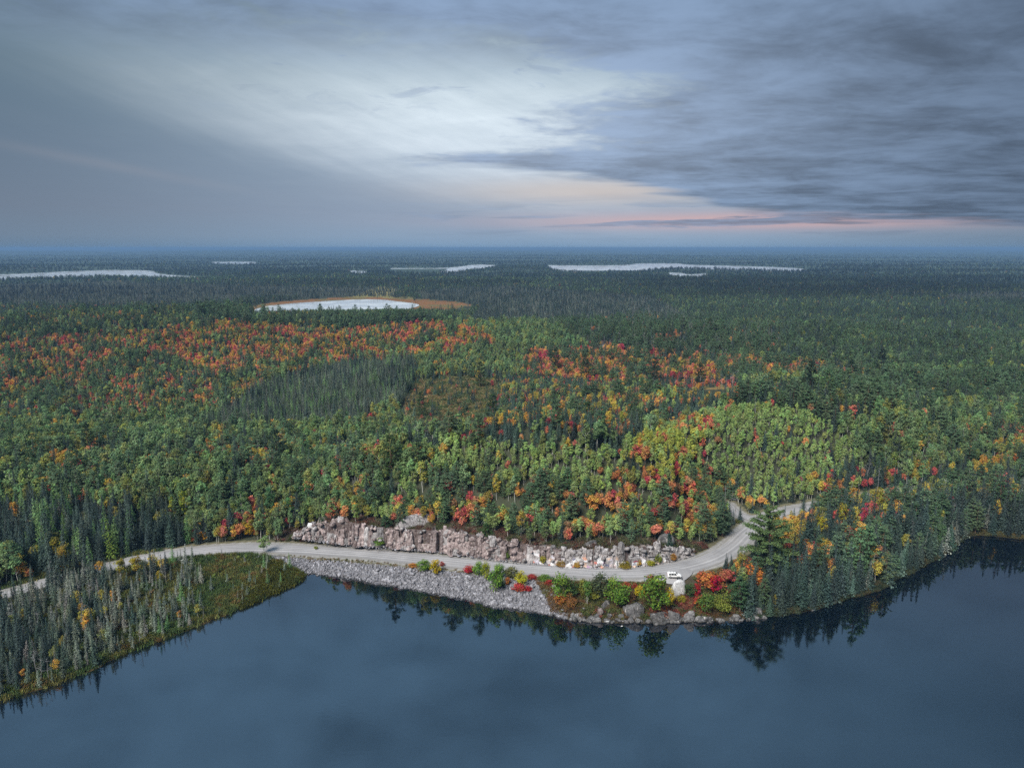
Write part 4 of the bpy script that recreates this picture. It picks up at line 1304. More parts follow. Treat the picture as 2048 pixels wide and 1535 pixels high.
GROUPN = dict(spruce='dark spruces near the lake', fir='firs near the lake', bog='thin grey bog spruces', tam='tamaracks', pine='pines behind the road', aspen='green aspens', birch='yellow birches', maple='red and orange maples', snag='bare dead trees', shrub='bog shrubs')
def look(k, t, h):
    r, g, b = t
    if k == 'maple':
        if g > .17: return 'golden orange maple'
        if g > .10: return 'orange maple'
        return 'crimson maple' if g < .03 else 'red maple'
    if k == 'birch': return 'olive birch' if g > r * .85 else ('orange birch' if r > g * 1.9 else 'yellow birch')
    if k == 'aspen': return 'yellowish aspen' if r > g * .88 else ('bright green aspen' if g > .15 else 'dark green aspen')
    return LOOK[k]
idx = np.where(single)[0]
lab = {}
buckets = {}
for i in idx:
    buckets.setdefault((look(T['kind'][i], T['tint'][i], T['h'][i]), REGN[T['reg'][i]]), []).append(i)
for (lk, rg_), L in buckets.items():
    L.sort(key=lambda i: -T['py0'][i])
    rows = [L[j:j + 12] for j in range(0, len(L), 12)]
    for rI, row in enumerate(rows):
        row.sort(key=lambda i: T['px0'][i])
        for j, i in enumerate(row):
            if len(L) == 1: lab[i] = f'the only {lk} {PLACE[rg_]}'
            elif len(rows) == 1: lab[i] = f'{lk}, {ordinal(j)} from the left {PLACE[rg_]}'
            else: lab[i] = f'{lk}, {ordinal(j)} from left, {ordinal(rI)} row back, {PLACE[rg_]}'
def place_tree(kind, x, y, z, h, wid, tint, name, label, cat, group, var=None, rz=None, part=('crown', 'trunk'), base_nom=None):
    d = KINDS[kind][random.randrange(len(KINDS[kind])) if var is None else var]
    s = h / (base_nom or NOM[kind])
    e = empty(name, (x, y, z), random.uniform(0, 6.28) if rz is None else rz)
    e.scale = (s * wid, s * wid, s)
    ln = .05 if kind in ('bog', 'snag', 'aspen') else .025
    e.rotation_euler[0] = random.gauss(0, ln); e.rotation_euler[1] = random.gauss(0, ln)
    tag(e, label, cat, group)
    t = bpy.data.objects.new(part[1], d['trunk']); t.parent = e; COL.objects.link(t)
    if 'crown' in d:
        c = bpy.data.objects.new(part[0], d['crown']); c.parent = e; COL.objects.link(c)
        c['tint'] = [float(v) for v in tint]
    return e
for i in idx:
    k = T['kind'][i]
    place_tree(k, T['x'][i], T['y'][i], T['z'][i], T['h'][i], float(T['wid'][i]), T['tint'][i], NAME[k], lab[i], 'tree' if k != 'shrub' else 'shrub', GROUPN[k])

# the lone big pine
bx, by, bz = ray_ground(1537, 1160)
NOM['bigpine'] = 25
place_tree('bigpine', bx, by, bz - .1, 27, 1.0, (0.115, 0.155, 0.062), 'white_pine', 'tall broad white pine with layered boughs standing inside the road bend', 'tree', None, 0, 0.6)

# ------------------------------------------------------------------ shore shrubs and saplings, left to right
G_, Yl, Og, Rd, Cr, Ol, Dg, Yg = (0.13, 0.21, 0.035), (0.48, 0.35, 0.02), (0.44, 0.17, 0.04), (0.36, 0.045, 0.035), (0.34, 0.015, 0.035), (0.13, 0.13, 0.045), (0.06, 0.10, 0.035), (0.25, 0.27, 0.03)
SHRUBS = [  # foot x, y, height px, width px, tint, kind, label
    (632, 1098, 8, 8, Yg, 'shrub', 'tiny yellow-green sapling on the road verge above the stones'),
    (826, 1133, 8, 16, Og, 'shrub', 'low rusty orange shrub at the top of the stone bank'),
    (848, 1140, 24, 24, G_, 'shrub', 'rounded green shrub beside the bright yellow one on the stone bank'),
    (871, 1149, 32, 20, Yl, 'shrub', 'bright yellow upright shrub on the stone bank'),
    (884, 1131, 10, 10, Rd, 'shrub', 'small red shrub peeking behind the yellow one'),
    (937, 1146, 18, 20, Cr, 'shrub', 'dark red round shrub on the stone bank'),
    (957, 1150, 30, 22, G_, 'shrub', 'green oval shrub right beside the dark red round one'),
    (973, 1162, 44, 16, Yg, 'shrub', 'narrow yellowish sapling between two green shrubs on the bank'),
    (990, 1184, 58, 26, G_, 'shrub', 'tall green shrub hanging lowest over the stones'),
    (1000, 1160, 36, 20, (0.11, 0.2, 0.05), 'shrub', 'fresh green shrub behind the tall one on the bank'),
    (1003, 1176, 22, 14, Dg, 'shrub', 'dark little shrub at the foot of the tall green one'),
    (1022, 1156, 28, 26, Ol, 'shrub', 'olive brown shrub by the road above the stones'),
    (1015, 1170, 18, 10, Og, 'shrub', 'small orange shrub below the olive one'),
    (1042, 1170, 32, 22, (0.36, 0.32, 0.025), 'shrub', 'yellow-green bushy shrub above a red low one'),
    (1040, 1180, 14, 26, Rd, 'shrub', 'low spreading red shrub on the stones'),
    (1056, 1182, 12, 14, Cr, 'shrub', 'small crimson shrub at the edge of the stones'),
    (1088, 1160, 12, 22, G_, 'shrub', 'low green shrub on the road verge near the bank end'),
    (1065, 1158, 10, 18, Rd, 'shrub', 'reddish low shrub on the verge past the yellow one'),
    (1105, 1165, 14, 10, Dg, 'shrub', 'small green sapling by the road before the tall group'),
    (1098, 1172, 14, 14, Rd, 'shrub', 'dusty red shrub before the tall group'),
    (1124, 1206, 66, 32, G_, 'shrub', 'tall pointed green sapling starting the tall group'),
    (1119, 1212, 26, 20, Og, 'shrub', 'orange shrub at the foot of the tall pointed sapling'),
    (1140, 1218, 34, 20, (0.28, 0.12, 0.045), 'shrub', 'rusty brown shrub by the water below the tall group'),
    (1147, 1196, 44, 24, Dg, 'shrub', 'dark green shrub in the middle of the tall group'),
    (1164, 1192, 40, 24, (0.2, 0.2, 0.04), 'shrub', 'yellowish green shrub in the tall group'),
    (1174, 1210, 54, 16, (0.10, 0.17, 0.04), 'birch', 'slim birch with white stems in the tall group'),
    (1199, 1196, 62, 36, (0.085, 0.105, 0.055), 'shrub', 'dull grey-green bushy tree reaching over the road edge'),
    (1190, 1200, 34, 26, (0.2, 0.2, 0.035), 'shrub', 'olive yellow shrub below the dull grey-green tree'),
    (1234, 1214, 66, 42, G_, 'shrub', 'broad bright green sapling above the shore boulders'),
    (1222, 1195, 44, 22, (0.22, 0.26, 0.035), 'shrub', 'yellow-tipped sapling behind the broad green one'),
    (1252, 1178, 18, 18, Rd, 'shrub', 'reddish shrub between the two broad green saplings'),
    (1262, 1204, 24, 18, (0.14, 0.08, 0.04), 'shrub', 'brown shrub over the shore boulders'),
    (1278, 1197, 32, 18, Yl, 'shrub', 'golden shrub left of the largest green sapling'),
    (1270, 1180, 18, 10, Rd, 'shrub', 'small red shrub above the golden one'),
    (1310, 1226, 80, 50, (0.125, 0.20, 0.032), 'shrub', 'largest broad green sapling in front of the car'),
    (1336, 1214, 48, 20, Yl, 'shrub', 'golden yellow shrub leaning on the largest green sapling'),
    (1302, 1162, 16, 16, (0.40, 0.09, 0.06), 'shrub', 'pinkish red shrub topping the largest green sapling'),
    (1362, 1204, 16, 18, (0.30, 0.24, 0.03), 'shrub', 'small yellow shrub under the white boulder'),
    (1378, 1196, 32, 24, Dg, 'shrub', 'green shrub right of the white boulder'),
    (1392, 1196, 36, 18, Cr, 'shrub', 'crimson sapling right of the white boulder'),
    (1400, 1216, 30, 24, (0.38, 0.05, 0.03), 'shrub', 'red shrub low on the bank below the crimson sapling'),
    (1428, 1198, 58, 22, Cr, 'maple', 'vivid crimson maple sapling at the road bend'),
    (1420, 1180, 40, 48, (0.44, 0.15, 0.05), 'maple', 'wide orange maple beside the vivid crimson one'),
    (1452, 1172, 38, 30, (0.42, 0.12, 0.08), 'maple', 'pinkish orange maple at the inside of the bend'),
    (1412, 1224, 46, 34, (0.10, 0.15, 0.035), 'shrub', 'green shrub under the vivid crimson maple'),
    (1445, 1228, 50, 34, (0.16, 0.18, 0.035), 'shrub', 'yellow-green shrub at the water by the bend'),
    (1480, 1222, 76, 40, (0.055, 0.095, 0.045), 'pine', 'bushy dark pine by the water at the bend'),
    (1510, 1184, 66, 40, (0.46, 0.17, 0.04), 'maple', 'large orange maple below the tall white pine'),
    (1496, 1150, 40, 36, (0.40, 0.11, 0.07), 'maple', 'coral maple at the road edge under the white pine'),
    (1467, 1160, 26, 24, (0.14, 0.16, 0.04), 'shrub', 'green roadside shrub at the bend'),
    (1522, 1178, 30, 14, Yl, 'shrub', 'thin yellow shrub right of the large orange maple'),
    # foot of the rock cut
    (690, 1092, 20, 9, Yl, 'shrub', 'small yellow shrub at the left foot of the cliff'),
    (676, 1088, 10, 18, (0.1, 0.12, 0.04), 'shrub', 'low green shrub at the left foot of the cliff'),
    (760, 1093, 21, 18, (0.14, 0.22, 0.04), 'shrub', 'fresh green shrub against the dark cleft of the cliff'),
    (850, 1102, 18, 10, (0.16, 0.17, 0.06), 'shrub', 'pale green sapling at the cliff foot'),
    (894, 1106, 14, 12, (0.26, 0.26, 0.03), 'shrub', 'yellow-green shrub at the cliff foot'),
    (908, 1107, 15, 14, (0.15, 0.20, 0.035), 'shrub', 'green shrub next to the yellow-green one at the cliff foot'),
    (924, 1107, 14, 10, (0.2, 0.22, 0.04), 'shrub', 'last of three little shrubs at the cliff foot'),
    (1013, 1118, 20, 12, (0.13, 0.18, 0.04), 'shrub', 'slim green shrub at the cliff foot near mid-wall'),
    (1085, 1126, 16, 14, (0.30, 0.27, 0.03), 'shrub', 'yellow shrub at the foot of the painted rocks'),
    (1122, 1132, 12, 18, (0.30, 0.17, 0.04), 'shrub', 'rusty shrub under the painted rocks'),
    (1154, 1134, 12, 14, (0.40, 0.22, 0.03), 'shrub', 'orange shrub under the painted rocks'),
    (1250, 1134, 12, 24, (0.26, 0.19, 0.03), 'shrub', 'olive low shrub under the pale rocks'),
    (1278, 1132, 16, 10, (0.42, 0.24, 0.03), 'shrub', 'orange upright shrub under the pale rocks'),
    (1302, 1130, 12, 16, (0.32, 0.30, 0.03), 'shrub', 'yellow low shrub under the pale rocks'),
    (1316, 1127, 22, 14, (0.2, 0.22, 0.03), 'shrub', 'olive green shrub under the pale rocks'),
    (1347, 1122, 18, 12, (0.34, 0.16, 0.04), 'shrub', 'reddish yellow shrub at the right end of the cliff'),
    (529, 1105, 38, 20, (0.17, 0.24, 0.09), 'aspen', 'slender pale green sapling standing on the road verge'),
    (405, 1081, 20, 22, (0.46, 0.24, 0.03), 'shrub', 'golden shrub behind the left stretch of road'),
    (385, 1082, 12, 18, (0.40, 0.10, 0.04), 'shrub', 'orange-red shrub behind the left stretch of road'),
    (448, 1077, 20, 16, (0.42, 0.22, 0.03), 'shrub', 'amber shrub behind the left stretch of road'),
    (497, 1072, 26, 20, (0.48, 0.30, 0.03), 'shrub', 'yellow shrub behind the road near the cliff start'),
    (512, 1070, 18, 16, (0.44, 0.18, 0.03), 'shrub', 'orange shrub behind the road near the cliff start'),
    (540, 1066, 20, 14, (0.44, 0.25, 0.03), 'shrub', 'last golden shrub before the cliff starts'),
    (462, 1078, 14, 20, (0.2, 0.2, 0.04), 'shrub', 'olive shrub behind the left stretch of road'),
    # on and above the rock cut
    (838, 1050, 14, 14, (0.07, 0.12, 0.05), 'pine', 'small dark pine growing on the bare dome above the cliff'),
    (772, 1056, 26, 20, (0.05, 0.09, 0.045), 'pine', 'small pine on the cliff ledge left of the bare dome'),
    (645, 1058, 22, 14, (0.05, 0.09, 0.045), 'pine', 'small pine at the top left of the cliff'),
    (973, 1078, 34, 20, (0.075, 0.12, 0.045), 'pine', 'pale green young pine at the cliff edge'),
    (1338, 1092, 30, 14, (0.035, 0.075, 0.05), 'spruce', 'small spruce beside the grey rock atop the cliff end'),
    (1310, 1075, 42, 12, (0.03, 0.055, 0.04), 'spruce', 'slim dark spruce above the cliff end'),
    (1060, 1088, 40, 16, (0.12, 0.15, 0.07), 'aspen', 'thin pale aspen at the cliff edge'),
    (1092, 1088, 44, 16, (0.11, 0.14, 0.06), 'aspen', 'white-stemmed aspen at the cliff edge'),
]
SG = np.array(ray_grounds([q[0] for q in SHRUBS], [q[1] for q in SHRUBS])).T
for (a, b, hp, wp, tint, kd, lb), (x, y, z) in zip(SHRUBS, SG):
    dep = project(x, y, z)[2]
    h = hp * dep / FPX / math.cos(R(25))
    w = wp * dep / FPX
    d = random.randrange(len(KINDS[kd]))
    nomw = KINDS[kd][d]['w'] * (h / NOM[kd])
    place_tree(kd, x, y, z - .1, h, w / nomw * 1.12, tint, {'shrub': 'shrub', 'birch': 'birch_tree', 'maple': 'maple_tree', 'pine': 'pine_tree', 'spruce': 'spruce_tree', 'aspen': 'aspen_tree'}[kd], lb,
               'shrub' if kd == 'shrub' else 'tree', 'shrubs along road and shore' if kd == 'shrub' else 'young trees by the road', var=d, part=('foliage', 'stem') if kd == 'shrub' else ('crown', 'trunk'))

# ------------------------------------------------------------------ rocks
def ico(sub=2):
    import bmesh
    bm = bmesh.new(); bmesh.ops.create_icosphere(bm, subdivisions=sub, radius=1.0)
    V = np.array([v.co[:] for v in bm.verts]); F = np.array([[v.index for v in f.verts] for f in bm.faces]); bm.free()
    return V, F
ICO1, ICO2, ICO3 = ico(1), ico(2), ico(3)

def rock_mesh(rg, base, cuts=9, rough=.08):
    V, F = base[0].copy(), base[1]
    for _ in range(cuts):
        n = rg.normal(size=3); n /= np.linalg.norm(n); d = rg.uniform(.42, .80)
        s = V @ n - d; V = V - np.where(s > 0, s, 0)[:, None] * n * .92
    V = V + rg.normal(size=V.shape) * rough * .35
    return V, F

rg = np.random.default_rng(5)
stones = []
for i in range(7):
    V, F = rock_mesh(rg, ICO1, 8, .10)
    stones.append(mesh_obj('stone', V, F, M['riprap'], link=False))
bould = []
for i in range(8):
    V, F = ICO3[0].copy(), ICO3[1]
    V = np.sign(V) * np.abs(V) ** .62
    V, F = rock_mesh(rg, (V, F), 9, .015)
    r_ = np.array([fbm(np.array([v[0] * 2.3 + v[2] + 20 + i * 9]), np.array([v[1] * 2.3 - v[2] * .9 + 20]), 4)[0] for v in V])
    V = V * (0.76 + .5 * r_)[:, None]
    bould.append((V, F))

def on_bank(n, px0, px1, s0, s1, maxr=None):
    """random points on the slope between road shoulder and water"""
    out = []
    x0, x1 = ground(px0, 1150, 1)[0], ground(px1, 1200, 1)[0]
    while sum(map(len, out)) < n:
        x = rng.uniform(x0, x1, 6000); y = rng.uniform(180, 290, 6000)
        h, sd, dr = terrain_height(x, y, True)
        _, _, side = seg_dist(x, y, road_c)
        m = (sd > s0) & (side < 0) & (dr > s1) & (h < 4.2) & (h > -.8)
        out.append(np.c_[x, y, h][m])
    return np.vstack(out)[:n]
P = on_bank(8600, 470, 1125, -0.6, 6.4)
px, py, _ = project(P[:, 0], P[:, 1], P[:, 2])
ok = ~inside(px, py, [(-100, 1600), (-100, 1118), (430, 1110), (490, 1112), (545, 1123), (598, 1141), (614, 1165), (400, 1330)]) & ~((px > 1060) & (rng.random(len(px)) < .35))
P = P[ok]
s = 0.24 + .46 * rng.random(len(P)) ** 2.4 + .42 * (rng.random(len(P)) < .06) * rng.random(len(P))
S = np.c_[s * rng.uniform(.8, 1.3, len(s)), s * rng.uniform(.7, 1.1, len(s)), s * rng.uniform(.6, .95, len(s))]
o = instancer('riprap_stones', None, P[:, 0], P[:, 1], P[:, 2] + .05, S, rng.uniform(0, 6.28, (len(P), 3)), np.full((len(P), 3), .4), 'bank of blasted grey stones between the road and the lake', stones)

def boulder(a, b, wp, hp, label, mat='boulder', group='boulders along the shore', name='boulder', shape=None, depth=.8, sink=.3, rotz=None):
    x, y, z = ray_ground(a, b)
    dep = project(x, y, z)[2]
    w = wp * dep / FPX * (.86 if mat == 'boulder' else 1); h = hp * dep / FPX / .93 * (.86 if mat == 'boulder' else 1)
    V, F = bould[rg.integers(len(bould)) if shape is None else shape]
    V = V.copy()
    zs = V[:, 2]
    V = V * np.array([w * .58, w * .58 * depth, h * .60])
    o = mesh_obj(name, V, F, M[mat])
    o.location = (x, y + w * .25, z + h * (.5 - sink)); o.rotation_euler = (0, 0, rg.uniform(-.4, .4) if rotz is None else rotz)
    return tag(o, label, 'rock', group)

for a, b, w, h, lb, mt in [
    (1266, 1238, 44, 40, 'large pale boulder at the waterline below the golden shrub', 'boulder'), (1320, 1245, 50, 36, 'broad cracked boulder below the largest green sapling', 'boulder'),
    (1353, 1243, 32, 40, 'tall grey boulder at the water under the white one', 'boulder'), (1378, 1243, 22, 36, 'narrow upright slab right of the tall grey boulder', 'boulder'),
    (1211, 1216, 26, 18, 'dark boulder under the broad bright green sapling', 'boulder'), (1221, 1236, 20, 14, 'grey boulder above the waterline left of the large pale one', 'boulder'),
    (1199, 1232, 16, 20, 'pinkish boulder near the waterline', 'cliff'), (1152, 1238, 28, 16, 'flat slab at the waterline where the stones end', 'boulder'),
    (1186, 1246, 32, 15, 'low wide slab dipping into the lake', 'boulder'), (1240, 1238, 16, 16, 'small boulder left of the large pale one', 'boulder'),
    (1355, 1195, 34, 34, 'big white boulder between the car and the lake', 'white_rock'), (1505, 1233, 40, 26, 'brown-grey ledge at the water beyond the bend', 'boulder'),
    (1275, 1246, 14, 12, 'small wet boulder at the foot of the pale one', 'boulder'), (1300, 1247, 16, 10, 'rounded stone at the waterline left of the cracked boulder', 'boulder'),
    (1395, 1243, 16, 18, 'grey block right of the narrow slab', 'boulder'), (1412, 1243, 18, 12, 'flat block at the shore below the red shrub', 'boulder'), (1440, 1243, 22, 7, 'thin pale ledge at the waterline of the bend', 'boulder'),
    (1168, 1222, 14, 12, 'block below the slim birch', 'boulder'), (1105, 1232, 14, 8, 'flat pale stone at the end of the stone bank', 'boulder'),
    (694, 1152, 20, 8, 'flat wide stone at the water near the bog', 'riprap'), (770, 1163, 14, 9, 'pale stone on the waterline of the bank', 'riprap'),
    (882, 1194, 13, 5, 'flat stone lying in the shallow water', 'riprap'), (797, 1170, 12, 8, 'bulky stone on the lower bank', 'riprap'), (1243, 1256, 7, 5, 'small pale stone in the water', 'white_rock'),
    (1286, 1269, 10, 7, 'white stone standing alone in the lake', 'white_rock'), (1214, 1245, 8, 5, 'small stone breaking the water by the slab', 'white_rock'), (1020, 1216, 14, 10, 'round stone on the waterline mid bank', 'riprap'), (1060, 1212, 14, 10, 'blocky stone on the lower bank end', 'riprap'),
    (985, 1208, 13, 9, 'angular stone on the lower bank', 'riprap'), (1715, 1192, 14, 5, 'small ledge at the wooded point', 'boulder'), (1625, 1222, 16, 6, 'pale ledge under the dark spruces', 'boulder'),
]:
    boulder(a, b, w, h, lb, mt, sink=.34 if mt != 'white_rock' else .2)
boulder(822, 1056, 78, 24, 'bare grey rock dome above the cliff', 'cliff_grey', 'rock outcrops', 'rock_outcrop', depth=.75, sink=.30, rotz=.15)
boulder(1330, 1092, 42, 28, 'grey rock hump atop the right end of the cliff', 'boulder', 'rock outcrops', 'rock_outcrop', depth=.7, sink=.25, rotz=-.3)
boulder(1180, 1096, 28, 20, 'rounded grey rock on the rim above the painted rocks', 'boulder', 'rock outcrops', 'rock_outcrop', depth=.7, sink=.25)
boulder(620, 1066, 26, 20, 'pale rock hump at the left end of the cliff', 'white_rock', 'rock outcrops', 'rock_outcrop', depth=.7, sink=.25)

PB = on_bank(90, 640, 1120, .2, 7.0); PB = PB[np.argsort(PB[:, 0])]
for i in range(len(PB)):
    V, F = rock_mesh(rg, ICO2, 8, .03)
    w = rng.uniform(.6, 1.25)
    o = mesh_obj('bank_stone', V * np.array([w, w * .8, w * .65]), F, M['riprap'])
    o.location = (PB[i, 0], PB[i, 1], PB[i, 2] + .2 * w); o.rotation_euler = (rng.uniform(-.3, .3), rng.uniform(-.3, .3), rng.uniform(0, 6.28))
    r_, c_ = divmod(i, 15)
    tag(o, 'large grey block, %s from the left, %s stretch of the stone bank' % (ordinal(c_), ordinal(r_)), 'rock', 'large blocks on the stone bank')
pxs = np.sort(rng.uniform(1130, 1530, 90)); line_y = np.interp(pxs, [1130, 1200, 1420, 1500, 1530], [1238, 1245, 1245, 1240, 1236])
pys = line_y - np.abs(rng.normal(0, 1, 90)) * 7 + 2
sxs, sys_, szs = ray_grounds(pxs, pys)
for i in range(90):
    V, F = rock_mesh(rg, ICO2, 9, .03)
    w = rng.uniform(.45, 1.3) * (1.5 if rng.random() < .2 else 1)
    o = mesh_obj('shore_rock', V * np.array([w, w * .8, w * .7]), F, M['boulder'])
    o.location = (sxs[i], sys_[i], szs[i] + .15 * w); o.rotation_euler = (0, 0, rng.uniform(0, 6.28))
    r_, c_ = divmod(i, 15)
    tag(o, 'small shore rock, %s from the left, %s stretch of shore below the saplings' % (ordinal(c_), ordinal(r_)), 'rock', 'small rocks along the shore')

# rock cut: a backing face with upright slabs, each a piece of its own
def build_cliff():
    root = empty('rock_cut', (cliff_s[len(cliff_s) // 2][0], cliff_s[len(cliff_s) // 2][1], ROAD_Z))
    tag(root, 'blasted pink granite cliff of upright slabs behind the road', 'cliff')
    o0 = np.array(root.location)
    L = cliff_s
    T_ = np.gradient(L[:, :2], axis=0); T_ /= np.linalg.norm(T_, axis=1)[:, None]
    Nn = np.c_[-T_[:, 1], T_[:, 0]]        # towards the hill
    s = np.r_[0, np.cumsum(np.linalg.norm(np.diff(L[:, :2], axis=0), axis=1))]
    hr = 4.0
    # backing face
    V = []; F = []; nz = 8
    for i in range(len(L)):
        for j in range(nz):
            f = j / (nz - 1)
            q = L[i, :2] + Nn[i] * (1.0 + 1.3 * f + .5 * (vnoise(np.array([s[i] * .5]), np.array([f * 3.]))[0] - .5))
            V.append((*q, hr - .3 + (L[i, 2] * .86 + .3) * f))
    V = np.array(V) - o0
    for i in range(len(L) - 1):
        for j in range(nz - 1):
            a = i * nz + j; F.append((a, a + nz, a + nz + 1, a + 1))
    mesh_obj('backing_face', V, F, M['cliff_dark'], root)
    pos = 1.0; rg = np.random.default_rng(3)
    while pos < s[-1] - 1.0:
        wdt = rg.uniform(.9, 1.8) if rg.random() < .4 else rg.uniform(1.8, 3.8)
        cx = np.array([np.interp(pos, s, L[:, k]) for k in (0, 1)]); H = np.interp(pos, s, L[:, 2]) * (0.80 + .45 * vnoise(np.array([pos * .16]), np.array([3.3]))[0])
        i = min(int(np.searchsorted(s, pos)), len(L) - 1)
        t, n = T_[i], Nn[i]
        pxp = project(cx[0], cx[1], hr)[0]
        painted = 1062 < pxp < 1330
        if any(a_ < pxp < b_ for a_, b_ in ((765, 774), (814, 832), (876, 881), (1008, 1017), (1090, 1096), (1252, 1257))):
            pos += wdt * .8; continue
        tiers = []; zc = 0.0; nt_ = rg.choice([1, 2, 3], p=[.30, .42, .28] if not painted else [.15, .5, .35])
        if pxp < 705: nt_ = 3
        full = H * rg.uniform(.74, .98)
        cuts_ = np.sort(rg.uniform(.25, .85, nt_ - 1)) if nt_ > 1 else []
        zz_ = [0.0, *[c_ * full for c_ in cuts_], full]
        for q_ in range(nt_):
            if q_ == nt_ - 1 and nt_ > 1 and rg.random() < .22: continue
            tiers.append((zz_[q_] - (.25 if q_ else 0), zz_[q_ + 1]))
        if rg.random() < .35: tiers.append((0, full * rg.uniform(.12, .32)))
        for ti, (z0, z1) in enumerate(tiers):
            nr_, ns = 5, 9
            dep = rg.uniform(1.1, 2.2); out = rg.uniform(-.3, .6) + (.8 if (ti > 0 and z0 == 0) else 0) - (rg.uniform(.1, .6) if z0 > 0 else 0)
            if pxp < 705: out -= .35 * z0
            yaw = rg.normal() * .32
            ang = np.sort(rg.uniform(0, 6.28, ns)); ang = np.linspace(0, 6.28, ns, endpoint=False) + rg.uniform(-.3, .3, ns)
            V = []; 
            for j in range(nr_):
                f = j / (nr_ - 1)
                sc = (1.0 - .16 * f ** 3) * (1 + rg.normal() * .06)
                for a in ang:
                    u = np.sign(np.cos(a)) * abs(np.cos(a)) ** .6 * wdt * .56 * sc; v = np.sign(np.sin(a)) * abs(np.sin(a)) ** .6 * dep * .5 * sc
                    u, v = u * math.cos(yaw) - v * math.sin(yaw), u * math.sin(yaw) + v * math.cos(yaw)
                    zz = z0 + (z1 - z0) * f
                    q = cx + t * (u + rg.normal() * .07) + n * (v + .75 - out + .16 * zz + rg.normal() * .09)
                    V.append((*q, hr - .25 + zz + rg.normal() * (.1 + .28 * (j == nr_ - 1))))
            tp = np.array(V[-ns:]).mean(0); tp[2] += .25; V.append(tp)
            F = []
            for j in range(nr_ - 1):
                for k in range(ns):
                    F.append((j * ns + k, j * ns + (k + 1) % ns, (j + 1) * ns + (k + 1) % ns, (j + 1) * ns + k))
            for k in range(ns): F.append(((nr_ - 1) * ns + k, (nr_ - 1) * ns + (k + 1) % ns, len(V) - 1))
            V = np.array(V) - o0
            mt = 'paint' if painted and z0 < 1.0 else ('cliff_grey' if pxp > 1120 or rg.random() < .3 else ('cliff_dark' if rg.random() < .12 else 'cliff'))
            mesh_obj('rock_slab', V, F, M[mt], root)
        pos += wdt * rg.uniform(.55, .80)
    for q_ in range(190):
        pp = rg.uniform(2.0, s[-1] - 2.0); i = min(int(np.searchsorted(s, pp)), len(L) - 1); H = L[i, 2]
        V, F = rock_mesh(rg, ICO1, 7, .06)
        f_ = rg.choice([rg.uniform(0, .25), rg.uniform(.7, 1.0), rg.uniform(.2, .8)], p=[.35, .4, .25])
        w_ = rg.uniform(.35, 1.0) * (1.3 if f_ > .7 else 1)
        q = L[i, :2] + Nn[i] * (.16 * f_ * H - rg.uniform(.1, .9) + (.9 if f_ > .7 else 0))
        pxp = project(q[0], q[1], hr)[0]
        V = V * np.array([w_ * rg.uniform(.8, 1.6), w_, w_ * rg.uniform(.6, 1.1)]) + np.array([q[0], q[1], hr + f_ * H * .92]) - o0
        mesh_obj('rock_block', V, F, M['cliff_grey' if pxp > 1100 or rg.random() < .15 else 'cliff'], root)
    # flat block with a sprayed tag: white panel, navy strokes, crimson arc
    p = ground(1268, 1133, hr)[:2]; i = int(np.argmin(((L[:, :2] - p) ** 2).sum(1))); t, n = T_[i], Nn[i]; c = L[i, :2]
    def at3(u, v, z): q = c + t * u + n * v; return np.array([q[0], q[1], hr + z]) - o0
    def quadbox(u0, u1, v0, v1, z0, z1, lean=.12):
        V = [at3(u, v + lean * z, z) for z in (z0, z1) for u, v in ((u0, v0), (u1, v0), (u1, v1), (u0, v1))]
        return V, [(3, 2, 1, 0), (4, 5, 6, 7), (0, 1, 5, 4), (1, 2, 6, 5), (2, 3, 7, 6), (3, 0, 4, 7)]
    V, F = quadbox(-1.9, 1.8, -1.25, 1.2, -.2, 3.1)
    V = [np.array(v) + rg.normal(size=3) * .06 for v in V]
    blk = mesh_obj('tagged_block', V, F, M['cliff_grey'], root)
    fr = -1.40
    def paint_part(nm, u0, u1, z0, z1, mat, d=0.0):
        V, F = quadbox(u0, u1, fr - d, fr - d + .12, z0, z1); mesh_obj(nm, V, F, mat, blk)
    paint_part('white_panel', -1.2, 1.1, .6, 1.7, M['spray_white'])
    for u in (-.95, -.62, -.30, .05, .42, .75): paint_part('navy_stroke', u, u + .16, .68, 1.45 if u < .3 else 1.2, M['spray_navy'], .012)
    for u, z in ((-.75, 1.72), (-.35, 1.92), (.05, 1.98), (.45, 1.84)): paint_part('crimson_arc', u, u + .42, z, z + .26, M['spray_crimson'], .012)
    return root
M['spray_white'] = mat_plain('white_spray', (0.62, 0.62, 0.64), .8, .2, var=.4)
M['spray_navy'] = mat_plain('navy_spray', (0.035, 0.04, 0.10), .8, .2)
M['spray_crimson'] = mat_plain('crimson_spray', (0.25, 0.03, 0.06), .8, .2)
build_cliff()

# broken rock along the foot of the cut
P = []
for i in range(700):
    q = rng.integers(2, len(cliff_s) - 2); p = cliff_s[q, :2]; t = cliff_s[q + 1, :2] - cliff_s[q - 1, :2]; n = np.array([-t[1], t[0]]) / np.linalg.norm(t)
    P.append(p - n * rng.uniform(-.6, 1.6) ** 1 + rng.normal(size=2) * .3)
P = np.array(P); s = rng.uniform(.10, .42, len(P)) * np.where(rng.random(len(P)) < .1, 1.7, 1)
instancer('rubble', None, P[:, 0], P[:, 1], np.full(len(P), 4.05), np.c_[s * 1.2, s, s * .8], rng.uniform(0, 6.28, (len(P), 3)), np.full((len(P), 3), .4), 'broken rock along the foot of the cliff', stones)

